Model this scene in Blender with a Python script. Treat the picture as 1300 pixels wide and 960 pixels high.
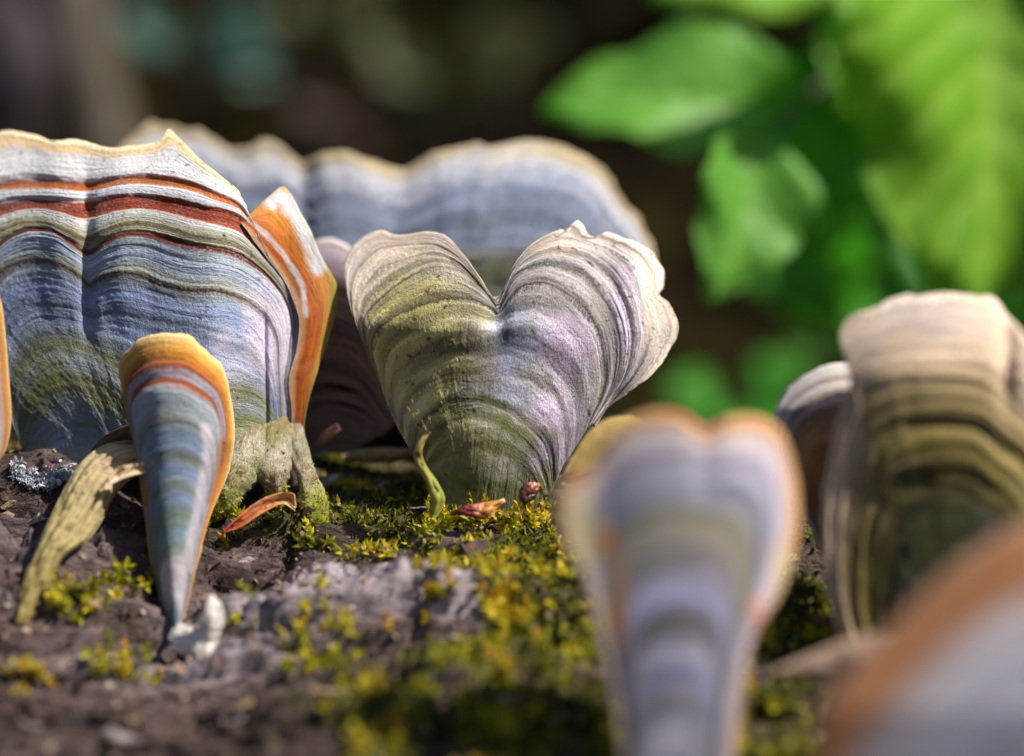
import bpy, math, random
import numpy as np
from mathutils import Vector

# ------------------------------------------------------------------ clear
for o in list(bpy.data.objects):
    bpy.data.objects.remove(o)
sc = bpy.context.scene
COL = sc.collection
rng = np.random.default_rng(7)
random.seed(7)
S = 0.01                       # all lengths below are centimetres; meshes are written in metres

# ------------------------------------------------------------------ camera
ZC, PITCH, FPX, FOCUS = 30.0, math.radians(12.0), 1300 * 60 / 36.0, 19.75
cam_d = bpy.data.cameras.new('camera')
cam = bpy.data.objects.new('camera', cam_d)
COL.objects.link(cam)
cam.location = (0, 0, ZC * S)
cam.rotation_euler = (math.pi / 2 - PITCH, 0, 0)
cam_d.lens, cam_d.sensor_width = 60, 36
cam_d.clip_start, cam_d.clip_end = 0.005, 200
cam_d.dof.use_dof = True
cam_d.dof.focus_distance = FOCUS * S
cam_d.dof.aperture_fstop = 6.4
sc.camera = cam

# ------------------------------------------------------------------ light
SUN_DIR = Vector((0.63, -0.19, 0.75)).normalized()      # towards the sun
w = bpy.data.worlds.new('World')
sc.world = w
w.use_nodes = True
nt = w.node_tree
bg = nt.nodes['Background']
sky = nt.nodes.new('ShaderNodeTexSky')
sky.sky_type = 'NISHITA'
sky.sun_disc = False
sky.sun_elevation = math.asin(SUN_DIR.z)
sky.sun_rotation = math.atan2(SUN_DIR.x, SUN_DIR.y)
nt.links.new(sky.outputs[0], bg.inputs[0])
bg.inputs[1].default_value = 0.088
sl = bpy.data.lights.new('sun', 'SUN')
sl.energy, sl.angle, sl.color = 5.0, math.radians(0.6), (1.0, 0.93, 0.82)
so = bpy.data.objects.new('sun', sl)
so.rotation_euler = SUN_DIR.to_track_quat('Z', 'Y').to_euler()
COL.objects.link(so)
sc.view_settings.view_transform = 'Standard'
sc.view_settings.look = 'None'
sc.view_settings.gamma = 1
sc.view_settings.exposure = 0.55

# ------------------------------------------------------------------ numeric helpers
FWD = np.array([0, math.cos(PITCH), -math.sin(PITCH)])
UPV = np.array([0, math.sin(PITCH), math.cos(PITCH)])
RT = np.array([1.0, 0, 0])


def at(px, py, d):
    px, py, d = np.broadcast_arrays(np.asarray(px, float), np.asarray(py, float), np.asarray(d, float))
    return (np.array([0, 0, ZC]) + d[..., None] * (FWD + ((px - 650) / FPX)[..., None] * RT
            - ((py - 480) / FPX)[..., None] * UPV))


def _h(i, j, k):
    n = (i * 374761393 + j * 668265263 + k * 2147483647 + 1013904223) & 0xFFFFFFFF
    n = ((n ^ (n >> 13)) * 1274126177) & 0xFFFFFFFF
    n = (n ^ (n >> 16)) & 0xFFFFFFFF
    n = (n * 2246822519) & 0xFFFFFFFF
    return ((n ^ (n >> 15)) & 0xFFFFFF) / float(0xFFFFFF)


def vn(x, y, seed=0):
    x, y = np.broadcast_arrays(np.asarray(x, float), np.asarray(y, float))
    xi, yi = np.floor(x).astype(np.int64), np.floor(y).astype(np.int64)
    fx, fy = x - xi, y - yi
    fx, fy = fx * fx * (3 - 2 * fx), fy * fy * (3 - 2 * fy)
    a, b, c, d = _h(xi, yi, seed), _h(xi + 1, yi, seed), _h(xi, yi + 1, seed), _h(xi + 1, yi + 1, seed)
    return (a + (b - a) * fx) * (1 - fy) + (c + (d - c) * fx) * fy


def fbm(x, y, o=4, seed=0, g=0.5):
    s, a, t = 0, 1.0, 0
    for k in range(o):
        s = s + a * (vn(x * 2 ** k + 17.3 * k, y * 2 ** k - 9.1 * k, seed + k) - 0.5)
        t += a
        a *= g
    return s / t * 2


def sstep(a, b, x):
    t = np.clip((x - a) / (b - a), 0, 1)
    return t * t * (3 - 2 * t)


def gauss(x, s):
    return np.exp(-(x / s) ** 2)


# ------------------------------------------------------------------ object helpers
def mesh_obj(name, V, F, mat=None, parent=None, attrs=None, smooth=True, origin=None):
    V = np.asarray(V, float).reshape(-1, 3)
    if origin is not None:
        V = V - origin
    me = bpy.data.meshes.new(name)
    F = np.asarray(F)
    me.vertices.add(len(V))
    me.vertices.foreach_set('co', (V * S).astype(np.float32).ravel())
    n, k = F.shape
    me.loops.add(n * k)
    me.loops.foreach_set('vertex_index', F.astype(np.int32).ravel())
    me.polygons.add(n)
    me.polygons.foreach_set('loop_start', np.arange(0, n * k, k, dtype=np.int32))
    me.polygons.foreach_set('use_smooth', np.full(n, smooth))
    me.update(calc_edges=True)
    for kk, vv in (attrs or {}).items():
        at_ = me.attributes.new(kk, 'FLOAT', 'POINT')
        at_.data.foreach_set('value', np.asarray(vv, np.float32).ravel())
    if mat:
        me.materials.append(mat)
    o = bpy.data.objects.new(name, me)
    COL.objects.link(o)
    if parent is not None:
        o.parent = parent
    if origin is not None and parent is None:
        o.location = [c * S for c in origin]
    return o


def thing(name, label, cat, origin, group=None):
    o = bpy.data.objects.new(name, None)
    o.empty_display_size = 0.01
    o.location = [float(c) * S for c in origin]
    COL.objects.link(o)
    return tag(o, label, cat, group)


def tag(o, label=None, cat=None, group=None, kind=None):
    for k, v in (('label', label), ('category', cat), ('group', group), ('kind', kind)):
        if v:
            o[k] = v
    return o


def grid_faces(nu, nv, off=0):
    i, j = np.meshgrid(np.arange(nu - 1), np.arange(nv - 1), indexing='ij')
    a = (i * nv + j).ravel() + off
    return np.stack([a, a + nv, a + nv + 1, a + 1], 1)


def tube(P, R, n=10, closed_ends=True, squash=1.0):
    P = np.asarray(P, float)
    R = np.broadcast_to(np.asarray(R, float), (len(P),))
    T = np.gradient(P, axis=0)
    T /= np.linalg.norm(T, axis=1)[:, None] + 1e-9
    ref = np.array([0.13, -0.9, 0.4])
    A = np.cross(T, ref)
    A /= np.linalg.norm(A, axis=1)[:, None] + 1e-9
    B = np.cross(T, A)
    an = np.linspace(0, 2 * np.pi, n, endpoint=False)
    V = P[:, None] + R[:, None, None] * (np.cos(an)[None, :, None] * A[:, None] + squash * np.sin(an)[None, :, None] * B[:, None])
    m = len(P)
    i, j = np.meshgrid(np.arange(m - 1), np.arange(n), indexing='ij')
    a = (i * n + j).ravel()
    b = (i * n + (j + 1) % n).ravel()
    return V.reshape(-1, 3), np.stack([a, b, b + n, a + n], 1)


def spline(P, n):
    P = np.asarray(P, float)
    m = len(P)
    if m < 3:
        t = np.linspace(0, 1, n)[:, None]
        return P[0] * (1 - t) + P[-1] * t
    Q = np.vstack([2 * P[0] - P[1], P, 2 * P[-1] - P[-2]])
    t = np.linspace(0, m - 1 - 1e-6, n)
    i = t.astype(int)
    f = (t - i)[:, None]
    a, b, c, d = Q[i], Q[i + 1], Q[i + 2], Q[i + 3]
    return 0.5 * ((2 * b) + (-a + c) * f + (2 * a - 5 * b + 4 * c - d) * f ** 2 + (-a + 3 * b - 3 * c + d) * f ** 3)


# ------------------------------------------------------------------ material helpers
class NT:
    def __init__(s, name):
        s.m = bpy.data.materials.new(name)
        s.m.use_nodes = True
        s.t = s.m.node_tree
        s.b = s.t.nodes['Principled BSDF']

    def n(s, typ, **kw):
        nd = s.t.nodes.new(typ)
        for k, v in kw.items():
            if k.startswith('i_'):
                key = k[2:]
                key = int(key) if key.isdigit() else key.replace('_', ' ')
                nd.inputs[key].default_value = v
            else:
                setattr(nd, k, v)
        return nd

    def l(s, a, b):
        s.t.links.new(a, b)

    def attr(s, name):
        return s.n('ShaderNodeAttribute', attribute_name=name).outputs['Fac']

    def math(s, op, a, b=None, c=None, clamp=False):
        nd = s.n('ShaderNodeMath', operation=op, use_clamp=clamp)
        for k, v in enumerate((a, b, c)):
            if v is None:
                continue
            if isinstance(v, (int, float)):
                nd.inputs[k].default_value = v
            else:
                s.l(v, nd.inputs[k])
        return nd.outputs[0]

    def comb(s, x, y, z=0.0):
        nd = s.n('ShaderNodeCombineXYZ')
        for k, v in enumerate((x, y, z)):
            if isinstance(v, (int, float)):
                nd.inputs[k].default_value = v
            else:
                s.l(v, nd.inputs[k])
        return nd.outputs[0]

    def noise(s, vec, scale=1.0, detail=3, rough=0.5):
        nd = s.n('ShaderNodeTexNoise', i_Scale=scale, i_Detail=detail, i_Roughness=rough)
        s.l(vec, nd.inputs['Vector'])
        return nd.outputs['Fac']

    def ramp(s, fac, stops, interp='LINEAR'):
        nd = s.n('ShaderNodeValToRGB')
        cr = nd.color_ramp
        cr.interpolation = interp
        while len(cr.elements) > 1:
            cr.elements.remove(cr.elements[0])
        cr.elements[0].position = stops[0][0]
        cr.elements[0].color = (*stops[0][1], 1)
        for p, c in stops[1:]:
            e = cr.elements.new(p)
            e.color = (*c, 1)
        s.l(fac, nd.inputs[0])
        return nd.outputs[0]

    def mix(s, fac, a, b, mode='MIX'):
        nd = s.n('ShaderNodeMix', data_type='RGBA', blend_type=mode)
        nd.clamp_factor = True
        for k, v in ((0, fac), (6, a), (7, b)):
            if isinstance(v, (int, float)):
                nd.inputs[k].default_value = v
            elif isinstance(v, tuple):
                nd.inputs[k].default_value = (*v, 1)
            else:
                s.l(v, nd.inputs[k])
        return nd.outputs[2]

    def obj(s):
        return s.n('ShaderNodeTexCoord').outputs['Object']

    def bump(s, h, dist=0.0003, strength=1.0):
        nd = s.n('ShaderNodeBump', i_Strength=strength, i_Distance=dist)
        s.l(h, nd.inputs['Height'])
        s.l(nd.outputs[0], s.b.inputs['Normal'])


def fungus_mat(name, stops, algae=0.4, algae_z=0.45, wob=0.012, fine=0.5, sss=0.12, dots=0.0, bumpd=0.00025, pale=0.35,
               palec=(.62, .58, .62), patches=(), broad=.35):
    """zone = 0 at the foot, 1 at the growing margin; around = across the fan; both are growth coordinates of the cap."""
    M = NT(name)
    z, a = M.attr('zone'), M.attr('around')
    # ragged zone limits
    n1 = M.noise(M.comb(M.math('MULTIPLY', a, 1.0), M.math('MULTIPLY', z, 3.0)), 9, 4)
    n2 = M.noise(M.comb(M.math('MULTIPLY', a, 1.0), M.math('MULTIPLY', z, 0.25)), 160, 3, 0.6)
    zz = M.math('ADD', z, M.math('MULTIPLY', M.math('SUBTRACT', n1, 0.5), wob * 2.4))
    zz = M.math('ADD', zz, M.math('MULTIPLY', M.math('SUBTRACT', n2, 0.5), wob * 1.3))
    c = M.ramp(zz, stops)
    # fine concentric lines
    fl = M.noise(M.comb(M.math('MULTIPLY', a, 2.2), M.math('MULTIPLY', zz, 26)), 3.0, 4, 0.62)
    fl2 = M.noise(M.comb(M.math('MULTIPLY', a, 3), M.math('MULTIPLY', zz, 95)), 1.6, 3, 0.6)
    for k, (pc, ps) in enumerate(patches):                 # patches of pigment and of painted sunlight, with outlines of their own
        pm = M.math('SUBTRACT', M.attr('patch%d' % k), M.math('MULTIPLY', M.math('SUBTRACT', 1.0, n1), .55))
        pm = M.math('ADD', M.math('MULTIPLY', pm, 1.6), M.math('MULTIPLY', M.math('SUBTRACT', M.noise(M.obj(), 420, 4, .65), .5), 1.6), clamp=True)
        if ps < 0:                                         # a tint: keeps the bands, shifts the hue
            bw = M.n('ShaderNodeRGBToBW'); M.l(c, bw.inputs[0])
            k_ = M.math('MULTIPLY', bw.outputs[0], 3.2)
            c = M.mix(M.math('MULTIPLY', pm, -ps), c, M.mix(1.0, M.comb(k_, k_, k_), pc, 'MULTIPLY'))
        else:
            c = M.mix(M.math('MULTIPLY', pm, ps), c, pc)
    bl = M.noise(M.comb(M.math('MULTIPLY', a, 1.6), M.math('MULTIPLY', zz, 7.5)), 2.2, 3, .6)   # broad uneven growth zones
    c = M.mix(broad, c, M.ramp(bl, [(.34, (.38, .36, .33)), (.5, (1, 1, 1)), (.66, (1.55, 1.52, 1.55))]), 'MULTIPLY')
    c = M.mix(fine, c, M.ramp(fl, [(.3, (.42, .40, .40)), (.5, (1, 1, 1)), (.7, (1.5, 1.5, 1.5))]), 'MULTIPLY')
    c = M.mix(fine * .8, c, M.ramp(fl2, [(.32, (.5, .46, .44)), (.5, (1, 1, 1)), (.68, (1.35, 1.35, 1.35))]), 'MULTIPLY')
    ob = M.obj()
    # green algae film on the old inner part
    an = M.noise(ob, 260, 5, 0.65)
    al = M.ramp(an, [(.42, (0, 0, 0)), (.62, (1, 1, 1))])
    az = M.ramp(z, [(0, (1, 1, 1)), (algae_z * .6, (.8, .8, .8)), (algae_z, (0, 0, 0))])
    am = M.mix(1.0, al, az, 'MULTIPLY')
    c = M.mix(M.math('MULTIPLY', am, algae), c, (.22, .24, .04))
    # whitish velvet hairs in patches
    hn = M.noise(M.comb(M.math('MULTIPLY', a, 1.0), M.math('MULTIPLY', z, .55)), 230, 3, .7)
    pn = M.noise(ob, 95, 4, .6)
    hm = M.math('MULTIPLY', M.math('MULTIPLY', M.math('SUBTRACT', hn, .47), 5.0, clamp=True), M.math('MULTIPLY', M.math('SUBTRACT', pn, .45), 6.0, clamp=True))
    c = M.mix(M.math('MULTIPLY', hm, pale), c, palec)
    if dots:
        dn = M.noise(ob, 900, 2, .5)
        c = M.mix(M.math('MULTIPLY', M.math('SUBTRACT', dn, .66), 12.0 * dots, clamp=True), c, (.06, .035, .02))
    M.l(c, M.b.inputs['Base Color'])
    M.b.inputs['Roughness'].default_value = 0.72
    M.b.inputs['Specular IOR Level'].default_value = 0.12
    M.b.inputs['Sheen Weight'].default_value = 0.05
    M.b.inputs['Sheen Roughness'].default_value = 0.5
    M.b.inputs['Subsurface Weight'].default_value = sss
    M.b.inputs['Subsurface Radius'].default_value = (1.0, .5, .25)
    M.b.inputs['Subsurface Scale'].default_value = 0.0008
    hh = M.math('ADD', M.math('MULTIPLY', hn, 1.0), M.math('MULTIPLY', fl2, 1.1))
    hh = M.math('ADD', hh, M.math('MULTIPLY', M.noise(ob, 1500, 3, .6), .9))
    M.bump(hh, bumpd, .9)
    return M.m


def simple_mat(name, stops, scale=200, detail=5, rough=.75, bumpd=.0002, sss=0.0, stretch=(1, 1, 1), spec=.3, transl=0.0, tint=None):
    M = NT(name)
    mp = M.n('ShaderNodeMapping')
    mp.inputs['Scale'].default_value = stretch
    M.l(M.obj(), mp.inputs[0])
    nz = M.noise(mp.outputs[0], scale, detail, .6)
    f = nz
    if tint:
        f = M.math('ADD', M.math('MULTIPLY', nz, .35), M.math('MULTIPLY', M.attr(tint), .65))
    c = M.ramp(f, stops)
    M.l(c, M.b.inputs['Base Color'])
    M.b.inputs['Roughness'].default_value = rough
    M.b.inputs['Specular IOR Level'].default_value = spec
    M.b.inputs['Subsurface Weight'].default_value = sss
    M.b.inputs['Subsurface Radius'].default_value = (1.0, .5, .25)
    M.b.inputs['Subsurface Scale'].default_value = 0.0008
    if bumpd:
        M.bump(M.noise(mp.outputs[0], scale * 3, 4, .6), bumpd)
    if transl:
        tr = M.n('ShaderNodeBsdfTranslucent')
        M.l(c, tr.inputs[0])
        mx = M.n('ShaderNodeMixShader')
        mx.inputs[0].default_value = transl
        M.l(M.b.outputs[0], mx.inputs[1])
        M.l(tr.outputs[0], mx.inputs[2])
        M.l(mx.outputs[0], M.t.nodes['Material Output'].inputs[0])
    return M.m


# ================================================================== THE LOG
LR, LY = 12.0, 22.0
LZ = ZC - 5.95 - LR                       # axis height
ctrl = [(40, 606, 20), (110, 604, 20.1), (300, 648, 20), (400, 684, 19.9), (450, 628, 20.9), (600, 662, 19.8), (660, 668, 19.8),
        (710, 640, 20.3), (225, 812, 18.5), (262, 828, 18.4), (30, 790, 18.1), (150, 705, 19.2), (350, 722, 19.0), (500, 712, 18.9),
        (520, 770, 18.2), (600, 768, 18.2), (500, 850, 17.3), (650, 860, 17.2), (150, 860, 17.6), (1000, 765, 18.6), (980, 860, 17.6),
        (1060, 815, 17.9), (700, 760, 18.3), (1150, 900, 16.9), (860, 1060, 15.2), (100, 1000, 15.8), (600, 1000, 15.6),
        (1300, 1010, 14.6), (450, 572, 22.8), (800, 566, 22.8), (100, 580, 22.8), (1200, 600, 22.4), (1250, 760, 18.8), (-150, 700, 19.2)]
CP = np.array([at(*c) for c in ctrl])
Cth = np.arctan2(CP[:, 1] - LY, CP[:, 2] - LZ)           # 0 = crest, negative = towards camera
Cr = np.hypot(CP[:, 1] - LY, CP[:, 2] - LZ) - LR
Cx = CP[:, 0]


def _k(x, th, sg=2.3):
    dx = x[..., None] - Cx
    da = (th[..., None] - Cth) * LR
    return np.exp(-(dx * dx + da * da) / (2 * sg * sg))


_Kmat = _k(Cx, Cth) + 0.06 * np.eye(len(Cx))
_Kw = np.linalg.solve(_Kmat, Cr)


def log_disp(x, th):
    x, th = np.asarray(x, float), np.asarray(th, float)
    s = th * LR
    out = np.zeros_like(x)
    near = (np.abs(x) < 18) & (s > -22) & (s < 12)
    if near.any():
        out[near] = _k(x[near], th[near]) @ _Kw
    # bark: long plates along the grain, crevices between, crumbs
    wx = x + .5 * fbm(x * .8, s * .8, 3, 5)
    a = fbm(wx * .42, s * 1.35, 5, 11) * .26
    rid = 1 - np.abs(fbm(wx * .55 + 4, s * 1.9, 4, 23)) * 2.2
    a = a + .22 * np.clip(rid, -1, 1) * .6
    a = a - .32 * gauss(fbm(wx * .6 + 9, s * 1.7, 5, 31), .06)
    a = a + fbm(x * 2.0, s * 7, 4, 41) * .08 + fbm(x * 9, s * 15, 3, 51) * .04 + fbm(x * .9, s * 11, 5, 61) * .13 - .12 * gauss(fbm(x * .5, s * 5, 4, 67), .05)
    return out + a


# extra lumps: (px, py, d, sigma along x, sigma along s, height)
LUMPS = []
for px, py, d, sx, ss, hgt in ((224, 812, 18.4, .35, .45, -.28), (205, 850, 18.0, .5, .4, -.15)):
    p = at(px, py, d)
    LUMPS.append((p[0], math.atan2(p[1] - LY, p[2] - LZ), sx, ss, hgt))
for px, py, d, sx, ss, hgt in ((515, 742, 18.35, .55, .28, .30), (590, 770, 18.1, .25, .2, .2), (408, 722, 18.8, .36, .25, .26),
                               (320, 770, 18.4, .9, .3, .12), (1010, 762, 18.7, .35, .3, .2), (70, 700, 19.2, .9, .5, .12),
                               (230, 845, 17.9, 1.2, .25, .1)):
    p = at(px, py, d)
    LUMPS.append((p[0], math.atan2(p[1] - LY, p[2] - LZ), sx, ss, hgt))


def log_r(x, th):
    r = LR + log_disp(x, th)
    for cx, ct, sx, ss, hgt in LUMPS:
        q = np.exp(-((x - cx) / sx) ** 2 - ((th - ct) * LR / ss) ** 2)
        r = r + hgt * q * (1 + .6 * fbm(x * 5, th * LR * 7, 3, 77))
    return r


def log_pt(x, th):
    x, th = np.asarray(x, float), np.asarray(th, float)
    r = log_r(x, th)
    return np.stack([x, LY + r * np.sin(th), LZ + r * np.cos(th)], -1)


def log_hit(px, py):
    """where the sight line through a picture point meets the log: gives x, theta, depth"""
    d = np.linspace(12, 26, 700)
    P = at(px, py, d)
    th = np.arctan2(P[:, 1] - LY, P[:, 2] - LZ)
    r = np.hypot(P[:, 1] - LY, P[:, 2] - LZ)
    ins = r < log_r(P[:, 0], th)
    k = int(np.argmax(ins)) if ins.any() else 400
    return P[k, 0], th[k], d[k]


xs = np.concatenate([np.linspace(-45, -9.4, 60), np.linspace(-9, 9, 470), np.linspace(9.4, 45, 60)])
ths = np.concatenate([np.linspace(-math.pi, -1.35, 50), np.linspace(-1.33, .5, 520), np.linspace(.52, math.pi, 60)])
X, TH = np.meshgrid(xs, ths, indexing='ij')
LV = log_pt(X, TH)
m_bark = NT('bark')
if True:
    M = m_bark
    mp = M.n('ShaderNodeMapping')
    mp.inputs['Scale'].default_value = (.45, 1, 1)
    M.l(M.obj(), mp.inputs[0])
    v = mp.outputs[0]
    mg = M.n('ShaderNodeMapping')
    mg.inputs['Scale'].default_value = (.12, 1, 1)
    M.l(M.obj(), mg.inputs[0])
    gn = M.noise(mg.outputs[0], 900, 5, .65)                # wood grain along the log
    n1 = M.noise(v, 110, 7, .7)
    n2 = M.noise(v, 420, 6, .7)
    c = M.ramp(n1, [(.30, (.012, .008, .008)), (.42, (.040, .022, .020)), (.52, (.085, .052, .050)), (.62, (.15, .105, .105)), (.72, (.28, .22, .21)), (.8, (.45, .38, .34))])
    c2 = M.ramp(n2, [(.3, (.25, .22, .22)), (.5, (1, .95, .93)), (.7, (2.1, 1.9, 1.85))])
    c = M.mix(.8, c, c2, 'MULTIPLY')
    c = M.mix(.7, c, M.ramp(gn, [(.35, (.35, .32, .32)), (.5, (1, 1, 1)), (.66, (1.7, 1.6, 1.5))]), 'MULTIPLY')
    pal = M.attr('pale')
    pf = M.math('MULTIPLY', M.math('ADD', M.math('MULTIPLY', pal, 1.2), M.math('MULTIPLY', M.math('SUBTRACT', n2, .5), 2.0)), pal, clamp=True)
    c = M.mix(pf, c, (.50, .42, .46))
    mo = M.math('MULTIPLY', M.attr('mossy'), M.math('MULTIPLY', M.math('SUBTRACT', M.noise(M.obj(), 170, 5, .7), .30), 4.0, clamp=True))
    c = M.mix(mo, c, M.ramp(M.noise(M.obj(), 500, 3, .6), [(.35, (.030, .040, .008)), (.55, (.10, .11, .012)), (.7, (.20, .17, .02))]))
    M.l(c, M.b.inputs['Base Color'])
    M.b.inputs['Roughness'].default_value = .8
    M.bump(M.math('ADD', M.math('ADD', M.noise(v, 420, 6, .75), n2), gn), .0012)

# moss patches in log coordinates: px, py, sx, ss, strength
MOSS = [(470, 630, 1.1, 1.1, 1.1), (440, 590, .8, .9, .8), (560, 670, 1.1, .6, 1.0), (600, 690, 1.3, .5, 1.0), (680, 680, .7, .6, .9), (710, 740, .7, .8, 1.0), (650, 840, 1.1, 1.2, 1.2), (470, 880, .7, .35, .7), (470, 755, 1.0, .42, -1.3), (330, 740, .8, .4, -.8),
        (1000, 800, .7, .9, 1.2), (760, 900, 1.5, 1.0, 1.0), (330, 660, .5, .3, .6), (110, 760, .7, .25, .35), (20, 570, .3, .3, .6),
        (150, 845, .5, .2, .5), (700, 1000, 2.5, 1.2, 1.0), (1180, 860, 1.2, 1.2, 1.0), (900, 620, 1.5, 1.2, .8), (430, 830, .3, .3, .6)]
MOSSL = []
for px, py, sx, ss, st in MOSS:
    hx, ht, _ = log_hit(px, py)
    MOSSL.append((hx, ht, sx, ss, st))


def moss_field(x, th):
    f = 0
    for cx, ct, sx, ss, st in MOSSL:
        f = f + st * np.exp(-((x - cx) / sx) ** 2 - ((th - ct) * LR / ss) ** 2)
    return f * (0.72 + 1.5 * fbm(x * 1.6, th * LR * 2.2, 4, 91))


pale = np.zeros_like(X)
for k, wgt in ((2, 1.2), (3, 1.2), (4, 1.), (5, .8), (7, .4), (8, .8)):
    cx, ct, sx, ss, hgt = LUMPS[k]
    pale += wgt * np.exp(-((X - cx) / (sx * 1.15)) ** 2 - ((TH - ct) * LR / (ss * 1.4)) ** 2)
log = mesh_obj('fallen_log', LV, grid_faces(len(xs), len(ths)), m_bark.m,
               attrs={'pale': np.clip(pale, 0, 1), 'mossy': np.clip(moss_field(X, TH), 0, 1)}, origin=np.array([0, LY, LZ]))
tag(log, 'fallen rotting log with purplish grey bark that the bracket fungi grow on', 'log')
for e in (-45, 45):
    an = np.linspace(-math.pi, math.pi, 60)
    ringp = log_pt(np.full(60, float(e)), an)
    V = np.vstack([ringp, [[e, LY, LZ]]])
    F = np.array([[i, (i + 1) % 60, 60] for i in range(60)])
    mesh_obj('cut_end', V - np.array([0, LY, LZ]), F, simple_mat('end_wood', [(.3, (.12, .08, .05)), (.7, (.3, .22, .14))], 60), log)
LOGO = np.array([0, LY, LZ])


def log_frame(x, th):
    """position, outward normal for scattered points"""
    e = .03
    p = log_pt(x, th)
    du = log_pt(x + e, th) - log_pt(x - e, th)
    dv = log_pt(x, th + e / LR) - log_pt(x, th - e / LR)
    n = np.cross(du, dv)
    n /= np.linalg.norm(n, axis=-1)[..., None] + 1e-9
    rad = np.stack([np.zeros_like(th), np.sin(th), np.cos(th)], -1)
    n *= np.sign((n * rad).sum(-1))[..., None]
    return p, n


# bark flakes: loose plates on the bark, each a part
flake_mats = [simple_mat('flake_grey', [(.3, (.16, .12, .12)), (.7, (.42, .36, .36))], 300, rough=.8, bumpd=.0003),
              simple_mat('flake_tan', [(.3, (.25, .16, .08)), (.7, (.50, .38, .24))], 300, rough=.8, bumpd=.0003),
              simple_mat('flake_dark', [(.3, (.035, .022, .018)), (.7, (.12, .07, .055))], 300, rough=.7, bumpd=.0003),
              simple_mat('flake_white', [(.3, (.26, .22, .21)), (.7, (.48, .43, .40))], 300, rough=.8, bumpd=.0003)]


def flake_mesh(seed):
    r = np.random.default_rng(seed)
    n = 9
    an = np.sort(r.uniform(0, 2 * np.pi, n))
    rad = r.uniform(.55, 1, n)
    top = np.stack([np.cos(an) * rad, np.sin(an) * rad * .5, .12 + .12 * r.uniform(-1, 1, n) + .2 * np.cos(an) ** 2], 1)
    bot = top * [1.08, 1.08, 1] - [0, 0, .22]
    V = np.vstack([top, bot, [[0, 0, .22]]])
    F = []
    for i in range(n):
        j = (i + 1) % n
        F += [(i, j, 2 * n), (i, n + i, n + j), (i, n + j, j)]
    me = bpy.data.meshes.new('bark_flake')
    me.from_pydata([tuple(v * S) for v in V], [], F)
    return me


flakes = []
for k in range(8):
    me = flake_mesh(100 + k)
    me.materials.append(flake_mats[[0, 1, 2, 2, 0, 1, 3, 0][k]])
    flakes.append(me)
nf = 0
while nf < 270:
    x, th = rng.uniform(-7, 7), rng.uniform(-1.0, 0.0)
    d = at(650, 480, 1)
    mf = float(moss_field(np.array(x), np.array(th)))
    if mf > .8 and rng.random() < .75:
        continue
    p, n = log_frame(np.array([x]), np.array([th]))
    o = bpy.data.objects.new('bark_flake', flakes[rng.integers(8)])
    COL.objects.link(o)
    o.parent = log
    q = Vector(n[0]).to_track_quat('Z', 'Y')
    o.rotation_mode = 'QUATERNION'
    from mathutils import Quaternion
    o.rotation_quaternion = q @ Quaternion((0, 0, 1), rng.uniform(-.7, .7)) @ Quaternion((1, 0, 0), rng.uniform(-.35, .35))
    sz = rng.uniform(.05, .22) if rng.random() < .8 else rng.uniform(.2, .42)
    o.scale = (sz, sz * rng.uniform(.6, 1.1), sz * rng.uniform(.5, .9))
    o.location = [float(c) * S for c in (p[0] - LOGO + n[0] * .0)]
    nf += 1

# ------------------------------------------------------------------ moss
def blades(P, Dv, L, W, tint, bend=.3):
    """small pointed leaves: base P, direction Dv, length L, width W -> 5 verts, 3 tris each"""
    n = len(P)
    side = np.cross(Dv, rng.normal(size=(n, 3)))
    side /= np.linalg.norm(side, axis=1)[:, None] + 1e-9
    nor = np.cross(side, Dv)
    L, W = L[:, None], W[:, None]
    mid = P + Dv * L * .45 + nor * L * bend * .12
    V = np.stack([P - side * W * .35, P + side * W * .35, mid + side * W * .5, mid - side * W * .5,
                  P + Dv * L - nor * L * bend * .25], 1)
    b = np.arange(n) * 5
    F = np.concatenate([np.stack([b, b + 1, b + 2], 1), np.stack([b, b + 2, b + 3], 1), np.stack([b + 3, b + 2, b + 4], 1)])
    return V.reshape(-1, 3), F, np.repeat(tint, 5)


def join(parts):
    V, F, T, o = [], [], [], 0
    for v, f, t in parts:
        V.append(v); F.append(f + o); T.append(t); o += len(v)
    return np.vstack(V), np.vstack(F), np.concatenate(T)


m_moss = simple_mat('moss_leaf', [(.16, (.020, .020, .006)), (.34, (.07, .075, .010)), (.48, (.22, .23, .014)), (.60, (.50, .46, .02)), (.74, (.66, .50, .03)), (.88, (.40, .16, .03))],
                    400, rough=.55, bumpd=0, transl=.35, tint='tint')
# low carpet
N = 330000
x = rng.uniform(-7.5, 8.5, N)
th = rng.uniform(-1.2, .12, N)
f = moss_field(x, th)
keep = rng.random(N) < np.clip((f - .22) * 1.4, 0, 1)
x, th = x[keep], th[keep]
p, n = log_frame(x, th)
dv = n * .8 + rng.normal(size=p.shape) * .6
dv /= np.linalg.norm(dv, axis=1)[:, None]
ln = rng.uniform(.05, .15, len(x))
tn = np.clip(.42 + .5 * fbm(x * 1.7, th * LR * 1.7, 3, 301) + rng.normal(0, .14, len(x)), 0, 1)
V, F, T = blades(p - n * .01, dv, ln, ln * .28, tn)
o = mesh_obj('moss_carpet', V, F, m_moss, attrs={'tint': T}, smooth=False)
tag(o, 'low olive green moss carpet between the fungi on the log', 'moss', kind='stuff')
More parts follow.
